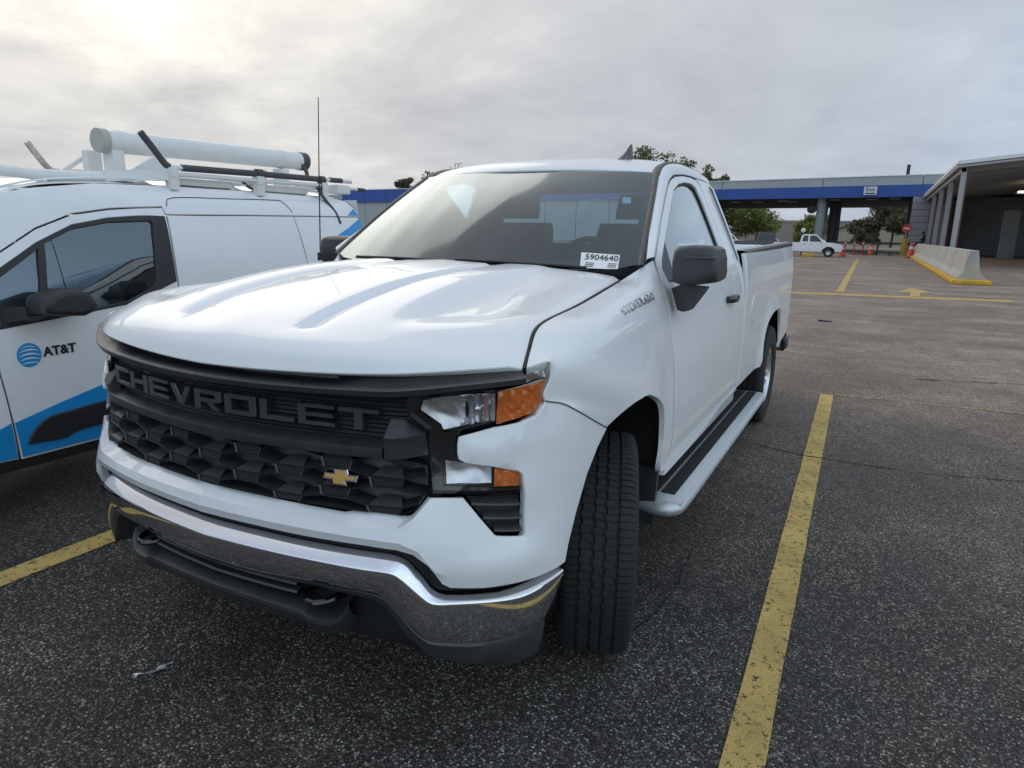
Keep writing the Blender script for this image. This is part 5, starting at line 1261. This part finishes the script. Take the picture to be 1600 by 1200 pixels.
PR = empty('block_pier', (4.9, 78, 0)); tag(PR, 'grey block pier carrying the right end of the canopy', 'pier')
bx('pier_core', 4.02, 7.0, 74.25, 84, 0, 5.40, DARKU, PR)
for i in range(9):
    for j in range(2): bx('block', 4.05+j*1.5+.0, 5.52+j*1.5, 74.13-(.0), 74.26, .02+i*.6, .60+i*.6-.02, GREYW, PR)
bx('vent_pipe', 3.2, 3.5, 76, 76.3, 7.4, 8.5, DARKU, CA)
SG = empty('exit_sign', (.3, 74.9, 6)); tag(SG, 'white exit sign on the blue band of the canopy', 'sign')
bx('sign_board', -.25, .90, 74.72, 74.80, 5.62, 6.40, mat('sign_white', (.62,.66,.64), .6), SG)
put_text('Exit', .52, .01, mat('sign_ink', (.05,.06,.07), .6), (.32,74.70,6.12), (1,0,0), (0,0,1), SG, name='sign_word'); bx('sign_line', -.10, .75, 74.69, 74.71, 5.71, 5.82, MATS['sign_ink'], SG)
# round mirror on a bracket beside the column
MI = empty('round_mirror', (-5.1, 76.6, 4.3)); tag(MI, 'dark round traffic mirror beside the canopy column', 'mirror'); V, F = lathe([(-.05,0),(-.05,.36),(.0,.40),(.05,.36),(.09,.0)], 24, 'x'); V = V[:, [1, 0, 2]]*np.array([1.2,-1,1]); mk('mirror_dish', V+np.array([-4.95,76.8,4.30]), F, BLKD, MI); V, F = tube([(-4.9,76.9,4.3),(-4.5,77.2,4.3)], .04, 8); mk('bracket', V, F, BLKD, MI)
# ---- main building left of the canopy
MB = empty('auction_building', (-50, 88, 0)); tag(MB, 'long grey building with blue fascia seen behind the cab and the van', 'building')
for i in range(11):
    x0 = -24.1-i*4.6; fslab('wall_panel', x0-4.5, x0, 0, 5.55, .3, 1.0, LGREY, MB, 2); fslab('fascia_panel', x0-4.55, x0, 5.56, 7.40, .0, 1.0, BLUEB, MB, 2)
fslab('parapet_cap', -74.7, -24.1, 7.41, 7.50, -.06, 1.2, WTRIM, MB, 6); bx('roof_mass', -74, -24.5, 84.5, 120, 0, 7.3, GREYW, MB)
for i in range(4):
    x0 = -75-i*5; bx('wall_panel', x0-4.9, x0, 85.0, 86, 0, 4.4, GREYW, MB); bx('fascia_panel', x0-4.95, x0, 84.9, 86, 4.42, 5.4, BLUEB, MB); bx('wall_panel', x0-4.9, x0, 85.2, 86, 5.42, 6.9, LGREY, MB)
# ---- open shed on the right
SH = empty('open_shed', (12, 60, 0)); tag(SH, 'open steel shed with grey posts and lit ceiling lights on the right', 'shed')
for y in (42.0, 49.3, 56.6, 64.0):
    po = bx('post', 5.10, 5.34, y, y+.10, 0, 5.20, STEELG, SH); bx('post_web', 5.36, 5.42, y+.02, y+.42, 0, 5.18, MAROON, SH)
for k, y in enumerate((42.0, 66.0)): pass
def gable(name, y0, y1, zt, zb, m, x0=4.95, x1=23, rise=.95, par=SH):
    xs = np.linspace(x0, x1, 3); zs = [0, rise, 0]; V = []
    for x, z in zip(xs, zs): V += [(x, y0, zb+z), (x, y0, zt+z), (x, y1, zt+z), (x, y1, zb+z)]
    F = []
    for i in range(2): a = 4*i; b = a+4; F += [(a, b, b+1, a+1), (a+1, b+1, b+2, a+2), (a+2, b+2, b+3, a+3), (a+3, b+3, b, a)]
    F += [(0,1,2,3),(11,10,9,8)]; return mk(name, V, F, m, par, smooth=False)
gable('roof_sheet', 41.9, 84.5, 5.52, 5.42, STEELG); gable('front_trim', 41.7, 41.88, 5.56, 5.38, WTRIM); gable('front_gutter', 41.74, 41.88, 5.33, 5.22, STEELG)
bx('side_trim', 4.86, 4.94, 41.75, 84, 5.40, 5.56, WTRIM, SH); bx('side_gutter', 4.88, 5.06, 41.75, 84, 5.22, 5.36, STEELG, SH); bx('eave_beam', 5.1, 5.3, 42, 84, 5.0, 5.20, STEELG, SH)
for y in np.arange(44, 84, 4.5): gable('rafter', y, y+.18, 5.40, 5.10, STEELG, x0=5.1, x1=22.9)
for zz in range(14):
    bx('block_course', 7.0, 34, 80.0, 80.3, .01+zz*.40, .01+zz*.40+.385, BRK, SH)
bx('block_core', 7.0, 34, 80.06, 80.35, 0, 5.9, DARKU, SH); bx('end_wall', 22.6, 22.9, 42, 80, 0, 5.4, BRK, SH)
bx('inner_column', 10.9, 12.0, 70, 70.6, 0, 4.0, GREYW, SH)
for x, y in ((11.2,62),(13.6,60),(15.2,57.5)):
    o = bx('ceiling_lamp', x-.75, x+.75, y-.3, y+.3, 5.02, 5.12, MATS.get('lamp_glow') or mat('lamp_glow', (.9,.85,.6), .5), SH)
nt = MATS['lamp_glow'].node_tree; b = nt.nodes['Principled BSDF']; b.inputs['Emission Color'].default_value = (1,.90,.62,1); b.inputs['Emission Strength'].default_value = 3.5
# ---- kerb island and barriers
kb = bx('kerb_island', 4.02, 5.16, 25.4, 70, 0, .15, YKERB, bev=.03); tag(kb, 'long yellow painted kerb island under the concrete barriers', 'kerb')
prof = [(-.42,0),(.42,0),(.42,.07),(.24,.26),(.13,.98),(-.13,.98),(-.24,.26),(-.42,.07)]
def barrier(y0, y1, label, hx=4.60):
    S = [[(hx+x, y, .152+z*1.0) for x, z in prof] for y in (y0, y0+.02, y1-.02, y1)]
    S[0] = [(hx+x*.97, y0, .152+z*.99) for x, z in prof]; S[3] = [(hx+x*.97, y1, .152+z*.99) for x, z in prof]
    V, F = grid(S, closed_v=True); F = list(F)+[tuple(range(8)), tuple(reversed(range(24, 32)))]; o = mk('concrete_barrier', *orient(V, F, lambda c: c-np.array([hx, (y0+y1)/2, .6])), CONC, None, sharp=20)
    return tag(o, label, 'barrier', 'concrete barriers on the yellow kerb')
lab = ['nearest concrete barrier on the yellow kerb, its end face towards the camera']+['%s concrete barrier from the near end of the yellow kerb' % w for w in ('second','third','fourth','fifth','sixth','seventh','eighth')]+['concrete barrier on the yellow kerb with the seated person on it', 'farthest concrete barrier on the yellow kerb, beyond the seated person']
for i, l in enumerate(lab): barrier(26.0+i*4.38, 26.0+i*4.38+4.22, l)

# ---- small pickups
def small_pickup(name, label, paint_, at_, rz, L=5.0, H=1.70, white_box=False):
    t = empty(name, (0,0,0)); tag(t, label, 'pickup truck'); Wd = .86
    body = [(-2.45,.42),(-2.05,.40),(-1.95,.62),(-1.70,.78),(-1.42,.78),(-1.17,.62),(-1.07,.40),(1.02,.38),(1.12,.62),(1.36,.78),(1.64,.78),(1.90,.62),(1.98,.40),(2.42,.42),(2.48,.62),(2.46,.80),(2.38,.93),(1.75,1.06),(1.22,1.10),(-.55,1.10),(-.58,1.06),(-2.48,1.06),(-2.52,.70)]
    fm = lambda x, z, o: np.array([x, -(Wd-.04*max(0, z-.8))-o, z])
    def slab(nm, poly, m, par, o0=0.0, th=None, holes=(), sp=.25):
        V, F = panel(poly, fm, sp=sp, holes=holes, off=o0, ins=0); V, F = orient(V, F, (0,-1,0)); V, F = flange(V, F, .03, .008)
        a = mk(nm, V, F, m, par, sharp=30); V2 = V.copy(); V2[:, 1] *= -1; mk(nm, V2, [tuple(reversed(f)) for f in F], m, par, sharp=30); return a
    slab('body_side', body, paint_, t)
    def span(nm, pts, m, w=Wd-.02):
        V, F = grid([[(x, -(w), z), (x, w, z)] for x, z in pts]); return mk(nm, *orient(V, F, (0,0,1)), m, t, sharp=40)
    span('hood', [(1.20,1.11),(1.75,1.07),(2.38,.94)], paint_); span('nose', [(2.40,.93),(2.47,.80),(2.49,.45)], paint_)
    mk('bumper', *box(2.47, 0, .50, .10, 1.72, .20, .03), GREYP, t)
    for s in (1, -1): mk('headlight', *box(2.41, s*.66, .79, .16, .34, .13, .03), REFL, t)
    cabp = [(-.56,1.10),(1.22,1.10),(.62,1.62),(.50,H-.03),(.30,H),(-.30,H),(-.42,H-.03),(-.50,1.60)]
    cm = lambda x, z, o: np.array([x, -(Wd-.03-.30*max(0, z-1.1))-o, z])
    def cslab(nm, poly, m, par, o0=0.0, holes=()):
        V, F = panel(poly, cm, sp=.2, holes=holes, off=o0, ins=0); V, F = orient(V, F, (0,-1,0)); V, F = flange(V, F, .02, .006); mk(nm, V, F, m, par, sharp=30); V2 = V.copy(); V2[:, 1] *= -1; mk(nm, V2, [tuple(reversed(f)) for f in F], m, par, sharp=30)
    cslab('cab_side', cabp, paint_, t)
    DG = mat('dark_window', (.02,.026,.03), .08, coat=.5)
    cslab('door_window', [(.10,1.14),(1.02,1.14),(.56,1.58),(.42,1.61),(.10,1.61)], DG, t, .006); cslab('rear_window', [(-.44,1.16),(-.02,1.14),(-.02,1.61),(-.36,1.60)], DG, t, .006)
    V, F = grid([[(x, -(Wd-.03-.30*max(0, z-1.1)), z), (x, (Wd-.03-.30*max(0, z-1.1)), z)] for x, z in [(1.22,1.10),(.62,1.62),(.50,H-.03)]]); mk('windshield', *orient(V, F, (1,0,1)), DG, t, smooth=False)
    V, F = grid([[(x, -(Wd-.03-.30*max(0, z-1.1)), z), (x, (Wd-.03-.30*max(0, z-1.1)), z)] for x, z in [(.50,H-.03),(.30,H),(-.30,H),(-.42,H-.03),(-.50,1.60),(-.56,1.08)]]); mk('cab_roof', *orient(V, F, (0,0,1)), paint_, t)
    mk('bed_floor', *box(-1.55, 0, .75, 1.9, 1.6, .06), BLKD, t); mk('tailgate', *box(-2.49, 0, .85, .05, 1.62, .42), paint_, t)
    for x in (1.50, -1.56):
        for s in (-1, 1):
            w = bpy.data.objects.new('wheel', rim_me); w.location = (x, s*.74, .345); w.rotation_euler = (0, 0, -math.pi/2 if s < 0 else math.pi/2); w.scale = (.8,.875,.875); COL.objects.link(w); w.parent = t
            q = bpy.data.objects.new('tyre', tyre_me); COL.objects.link(q); q.parent = w
            V, F = lathe([(-.12,.42),(.06,.42)], 20, 'x'); V = V[:, [1, 0, 2]]; 
    mk('underbody', *box(0, 0, .48, 4.6, 1.4, .22), BLKD, t)
    for s in (-1, 1): mk('mirror', *box(.98, s*.96, 1.16, .10, .16, .16, .03), paint_, t)
    for i, x in enumerate((-.25, .25)): 
        for s in (-1, 1): mk('door_handle', *box(x, s*(Wd+.01), .98, .16, .03, .03), GREYP, t)
    t.location = at_; t.rotation_euler = (0, 0, rz); return t
small_pickup('pickup_truck', 'small white extended cab pickup crossing in front of the canopy', mat('pale_paint', (.78,.78,.78), .35, coat=.8), (-3.20,56.6,0), 0)
small_pickup('pickup_truck', 'dark pickup seen over the bed rail of the near truck', mat('dark_paint', (.012,.014,.018), .25, coat=1), (-7.5,63.5,0), R(1), H=1.86)
WC = small_pickup('pickup_truck', 'white pickup roof just visible left of the dark pickup', MATS['pale_paint'], (-11.6,67.5,0), R(2), H=1.72)
# white lamp globe on a short pole by the far pickup
GP = empty('lamp_globe', (-3.9, 59, 0)); tag(GP, 'round white lamp globe on a post behind the white pickup', 'lamp'); V, F = tube([(-3.92,59,0),(-3.92,59,1.85)], .05, 8); mk('lamp_post', V, F, DARKU, GP); V, F = lathe([(-.2,0),(-.14,.14),(0,.2),(.14,.14),(.2,0)], 16, 'z', (-3.92,59,2.0)); mk('globe', V, F, WTRIM, GP)
# yellow wheel stop under the far pickup's nose side
tag(bx('wheel_stop', -3.4, -2.6, 54.6, 54.9, 0, .26, YKERB, bev=.05), 'yellow block on the ground below the white pickup', 'wheel stop')
# ---- cones, posts, gate
ORG = mat('cone_orange', (.75,.09,.03), .5); RED = mat('red_plastic', (.42,.03,.035), .5)
def cone(x, y, label, s=1.0, group='traffic cones by the gate'):
    t = empty('traffic_cone', (x, y, 0)); tag(t, label, 'traffic cone', group); V, F = lathe([(.04,.17),(.40,.11),(.40,.115)], 18, 'z'); 
    def p(nm, pr, m): V, F = lathe([(z*s, r*s) for z, r in pr], 18, 'z', (x, y, 0)); mk(nm, V, F, m, t)
    p('cone_body', [(.03,.17),(.30,.125),(.55,.083),(.71,.045),(.715,0)], ORG); p('collar', [(.40,.112),(.52,.092)], mat('reflective_white', (.7,.7,.7), .4)); V, F = box(x, y, .02*s, .40*s, .40*s, .035*s, .01); mk('base', V, F, mat('cone_base', (.03,.03,.03), .7), t)
cone(-.84, 59, 'bright orange cone at the nose of the far white pickup', 1.35); cone(1.1, 68, 'dark red cone standing at the gate opening', 1.3); cone(4.05, 61.5, 'red cone beside the seated person', 1.7)
def delineator(x, y, label):
    t = empty('delineator_post', (x, y, 0)); tag(t, label, 'post', 'red delineator posts by the gate'); V, F = lathe([(.0,.16),(.06,.15),(.08,.06),(1.25,.05),(1.27,0)], 12, 'z', (x, y, 0)); mk('post_body', V, F, RED, t)
    V, F = lathe([(.95,.056),(1.08,.055)], 12, 'z', (x, y, 0)); mk('band', V, F, MATS['reflective_white'], t)
delineator(-.95, 66, 'leftmost red delineator post near the gate, behind the bright cone'); delineator(-.25, 66.5, 'middle red delineator post near the gate'); delineator(.45, 67, 'rightmost red delineator post near the gate')
GT = empty('boom_gate', (2.5, 72, 0)); tag(GT, 'dark horizontal boom gate across the exit lane', 'gate'); V, F = box(.9, 71, 1.02, 6.6, .12, .20); mk('boom', V, F, mat('boom_brown', (.06,.045,.035), .7), GT); mk('gate_stand', *box(1.6, 71, .5, .14, .14, 1.0), DARKU, GT); mk('gate_cabinet', *box(3.75, 71, .75, .5, .5, 1.5, .03), YKERB, GT)
SS = empty('road_sign', (3.75, 70, 0)); tag(SS, 'small red sign with a white band at the right side of the gate', 'sign'); V, F = tube([(3.75,70.1,0),(3.75,70.1,2.5)], .04, 8); mk('sign_pole', V, F, STEELG, SS); 
oc = [(3.75+.40*math.cos(R(22.5+45*k)), 2.40+.40*math.sin(R(22.5+45*k))) for k in range(8)]; V = [(x, 70.0, z) for x, z in oc]+[(x, 70.05, z) for x, z in oc]; F = [tuple(range(8)), tuple(reversed(range(8, 16)))]+[(i, i+8, (i+1) % 8+8, (i+1) % 8) for i in range(8)]; mk('sign_plate', V, F, mat('sign_red', (.60,.03,.03), .4), SS, smooth=False); bx('sign_band', 3.52, 3.98, 69.98, 69.995, 2.33, 2.47, WTRIM, SS)
for k, (x, y, l) in enumerate(((15.6,55,'yellow bollard at the right edge of the view inside the shed'),(16.6,57,'yellow bollard behind the first one at the right edge'))):
    V, F = lathe([(0,.16),(1.35,.16),(1.45,.10),(1.47,0)], 16, 'z', (x, y, 0)); tag(mk('bollard', V, F, YKERB), l, 'bollard', 'yellow bollards by the shed')
# wet patch under the canopy mouth
V, F = panel([(-1.2,68),(.6,66.5),(2.8,66.8),(3.6,70),(3.2,77),(.2,78),(-1.4,74)], lambda x, y, o: np.array([x, y, .004]), sp=1.5, ins=0); tag(mk('wet_pavement', *orient(V, F, (0,0,1)), mat('wet_asphalt', (.03,.03,.032), .12)), kind='structure')
# ---- seated person
def person():
    J = {'pelvis':(4.78,63.2,1.22),'chest':(4.86,63.2,1.62),'neck':(4.84,63.2,1.80),'head':(4.78,63.2,1.90),'headtop':(4.77,63.2,2.06),
         'shL':(4.84,63.02,1.74),'elL':(4.74,62.96,1.48),'haL':(4.50,63.05,1.40),'shR':(4.84,63.38,1.74),'elR':(4.74,63.44,1.48),'haR':(4.50,63.35,1.40),
         'hiL':(4.74,63.10,1.20),'knL':(4.34,63.06,1.16),'anL':(4.16,63.04,.72),'toL':(3.98,63.02,.66),'hiR':(4.74,63.30,1.20),'knR':(4.36,63.36,1.10),'anR':(4.22,63.38,.64),'toR':(4.04,63.38,.58)}
    rad = {'pelvis':.15,'chest':.17,'neck':.065,'head':.095,'headtop':.08,'shL':.075,'elL':.055,'haL':.04,'shR':.075,'elR':.055,'haR':.04,'hiL':.10,'knL':.07,'anL':.05,'toL':.04,'hiR':.10,'knR':.07,'anR':.05,'toR':.04}
    E = [('pelvis','chest'),('chest','neck'),('neck','head'),('head','headtop'),('chest','shL'),('shL','elL'),('elL','haL'),('chest','shR'),('shR','elR'),('elR','haR'),('pelvis','hiL'),('hiL','knL'),('knL','anL'),('anL','toL'),('pelvis','hiR'),('hiR','knR'),('knR','anR'),('anR','toR')]
    K = list(J); me = bpy.data.meshes.new('person'); me.from_pydata([J[k] for k in K], [(K.index(a), K.index(b)) for a, b in E], []); o = bpy.data.objects.new('person', me); COL.objects.link(o)
    sm = o.modifiers.new('skin', 'SKIN'); o.modifiers.new('sub', 'SUBSURF').levels = 1; o.modifiers['sub'].render_levels = 1
    for i, k in enumerate(K): me.skin_vertices[0].data[i].radius = (rad[k], rad[k]); me.skin_vertices[0].data[i].use_root = (k == 'pelvis')
    me.materials.append(mat('dark_clothes', (.012,.014,.02), .85)); tag(o, 'person in dark clothes and cap sitting on the farthest barrier', 'person')
    V, F = lathe([(-.06,.112),(.02,.112),(.08,.085),(.10,0)], 16, 'z', (4.775,63.2,2.02)); mk('cap', V, F, mat('cap_cloth', (.02,.02,.025), .9), o)
    V, F = box(4.64, 63.2, 1.985, .14, .16, .02); mk('cap_peak', V, F, MATS['cap_cloth'], o); V, F = lathe([(-.10,.03),(-.05,.085),(.03,.09),(.05,0)], 12, 'z', (4.755,63.2,1.93)); mk('face', V, F, mat('skin', (.16,.09,.06), .6), o)
person()
# ---- far buildings
def house(name, label, x0, x1, y0, y1, zw, zr, m, rm, cat='building'):
    t = empty(name, ((x0+x1)/2, y0, 0)); tag(t, label, cat); xm = (x0+x1)/2
    V = [(x0,y0,0),(x1,y0,0),(x1,y0,zw),(xm,y0,zr),(x0,y0,zw),(x0,y1,0),(x1,y1,0),(x1,y1,zw),(xm,y1,zr),(x0,y1,zw)]
    mk('wall', V, [(0,1,2,3,4),(9,8,7,6,5),(0,5,6,1),(1,6,7,2),(4,9,5,0)], m, t, smooth=False)
    for a, b in (((x0-.3, zw-.12), (xm, zr+.06)), ((xm, zr+.06), (x1+.3, zw-.12))):
        V = [(a[0],y0-.4,a[1]),(b[0],y0-.4,b[1]),(b[0],y0-.4,b[1]+.25),(a[0],y0-.4,a[1]+.25),(a[0],y1,a[1]),(b[0],y1,b[1]),(b[0],y1,b[1]+.25),(a[0],y1,a[1]+.25)]; mk('roof', *hexa(V), rm, t, smooth=False)
    return t
house('metal_building', 'pale beige gabled metal building beyond the gate', -7.0, 6.5, 150, 175, 2.7, 4.9, mat('beige_siding', (.40,.38,.28), .7, var=.08), mat('dark_roof', (.06,.055,.05), .7))
t = empty('warehouse', (-20,190,0)); tag(t, 'low tan warehouse far behind the canopy column', 'building'); bx('wall', -34, -3, 190, 215, 0, 5.2, mat('tan_wall', (.26,.235,.21), .8, var=.06), t); bx('roof_edge', -34.3, -2.7, 189.8, 215, 5.2, 5.6, mat('grey_roof_edge', (.25,.25,.26), .7), t)
# ---- trees
LEAFM = {}
def leaf_mat(k, c):
    if k in LEAFM: return LEAFM[k]
    m = bpy.data.materials.new('foliage'); m.use_nodes = True; nt = m.node_tree; b = nt.nodes['Principled BSDF']; b.inputs['Roughness'].default_value = .7; b.inputs['Specular IOR Level'].default_value = .2
    g = nt.nodes.new('ShaderNodeNewGeometry'); r = nt.nodes.new('ShaderNodeValToRGB'); nt.links.new(g.outputs['Random Per Island'], r.inputs[0])
    r.color_ramp.elements[0].color = (c[0]*.55, c[1]*.55, c[2]*.55, 1); r.color_ramp.elements[1].color = (c[0]*1.5, c[1]*1.45, c[2]*1.3, 1); nt.links.new(r.outputs[0], b.inputs['Base Color'])
    tl = nt.nodes.new('ShaderNodeBsdfTranslucent'); nt.links.new(r.outputs[0], tl.inputs[0]); mx = nt.nodes.new('ShaderNodeMixShader'); mx.inputs[0].default_value = .45; nt.links.new(b.outputs[0], mx.inputs[1]); nt.links.new(tl.outputs[0], mx.inputs[2]); nt.links.new(mx.outputs[0], nt.nodes['Material Output'].inputs[0])
    LEAFM[k] = m; return m
BARK = mat('bark', (.07,.058,.048), .9, var=.3, vscale=6)
def tree(x, y, h, cw, label, col, seed, leaves=6000, bare=.0, z0=.25, ls=.30, name='tree'):
    r = np.random.RandomState(seed); t = empty(name, (x, y, 0)); tag(t, label, 'tree', 'trees beyond the lot')
    limbs = []; tips = []; P = [tube([(x,y,0),(x+r.uniform(-.2,.2),y,h*.22),(x+r.uniform(-.4,.4),y+r.uniform(-.3,.3),h*.45)], [h*.024,h*.017,h*.011], 8)]
    n = 11
    for i in range(n):
        a = 2*math.pi*i/n+r.uniform(-.3,.3); zz = h*(.22+.25*r.rand()); rr = cw*.5*(.55+.45*r.rand()); zt = h*(z0+.2+(.75-z0)*r.rand())
        p0 = np.array([x, y, zz]); p2 = np.array([x+rr*math.cos(a), y+rr*math.sin(a), zt]); p1 = (p0+p2)/2+np.array([0,0,-h*.04*r.rand()]); P.append(tube([p0,p1,p2], [h*.010,h*.006,h*.0025], 5)); 
        for q in (.45,.65,.8,.95,1.0): tips.append((p0+(p2-p0)*q, cw*.12*(.7+.8*r.rand())))
        for j in range(3):
            b0 = p0+(p2-p0)*r.uniform(.4,.9); b1 = b0+r.normal(0, cw*.09, 3)+np.array([0,0,cw*.05]); P.append(tube([b0,b1], [h*.004,h*.0015], 4)); tips.append((b1, cw*.11*(.7+.6*r.rand())))
    for i in range(9): tips.append((np.array([x+r.normal(0, cw*.16), y+r.normal(0, cw*.16), h*(.70+.24*r.rand())]), cw*.12))
    mk('trunk', *merge(P), BARK, t, sharp=60)
    k = int(leaves/len(tips)); V = []; F = []
    for c, rad in tips:
        for j in range(k):
            d = r.normal(0, 1, 3); d /= np.linalg.norm(d); p = c+d*rad*r.rand()**.45*np.array([1.15,1.15,.8])
            if p[2] > h: continue
            u = r.normal(0, 1, 3); u /= np.linalg.norm(u); w = np.cross(u, r.normal(0, 1, 3)); w /= max(np.linalg.norm(w), 1e-6); s = ls*(.6+.8*r.rand()); b = len(V)
            V += [p-u*s, p+w*s*.5, p+u*s, p-w*s*.5]; F.append((b, b+1, b+2, b+3))
    mk('crown', V, F, leaf_mat(str(col), col), t, smooth=False)
G1, G2, G3 = (.15,.16,.08), (.23,.26,.10), (.15,.15,.10)
tree(-37.5,122,17.6,11.5,'tall tree rising above the cab roof beside the fin aerial',G1,1); tree(-30.0,126,15.2,8.5,'tree right of the fin aerial above the canopy roof',G1,2); tree(-25.3,122,12.6,6.0,'tree half hidden behind the canopy roof near the cab pillar',G1,3)
tree(-85.9,114,12.2,4.6,'small tree above the building left of the windshield',G3,4); tree(-88,128,14.6,9,'sparse tree showing just above the cab roof on the left',G3,5,leaves=2800); tree(-78,128,16.0,10,'thin treetop above the middle of the cab roof',G3,6,leaves=2400)
tree(-24.5,128,9.6,9,'grey green tree under the canopy at its left end',G3,7,leaves=4400,z0=.1); tree(-17.5,124,7.0,10,'light green bushy tree under the canopy, left of the column',G2,8,leaves=7200,z0=.02,ls=.25); tree(-10.5,150,6.0,7,'low light green tree right next to the canopy column',G2,9,z0=.02)
tree(3.4,128,9.0,9.5,'dark spreading tree under the right end of the canopy',G3,10,leaves=6400,z0=.1); tree(-.6,126,4.4,5.0,'low olive bush tree beside the beige building',G3,11,leaves=3600,z0=.02); tree(11,140,10.5,9,'dark tree partly behind the block pier',G3,12,leaves=4000); tree(-31,135,8.4,10,'grey green tree at the far left under the canopy',G3,13,leaves=4400,z0=.05)
V, F = grid([[(x, 200, 0), (x, 201, 3.0+1.6*math.sin(x*.13)+1.1*math.sin(x*.41+1)+.6*math.sin(x*1.3)), (x, 212, 4.0+1.2*math.sin(x*.2))] for x in np.arange(-160, 90, 1.0)]); tag(mk('far_tree_line', *orient(V, F, (0,-1,1)), mat('far_foliage', (.05,.062,.035), .9, var=.5, vscale=.8), None), 'distant line of trees along the horizon', kind='stuff')
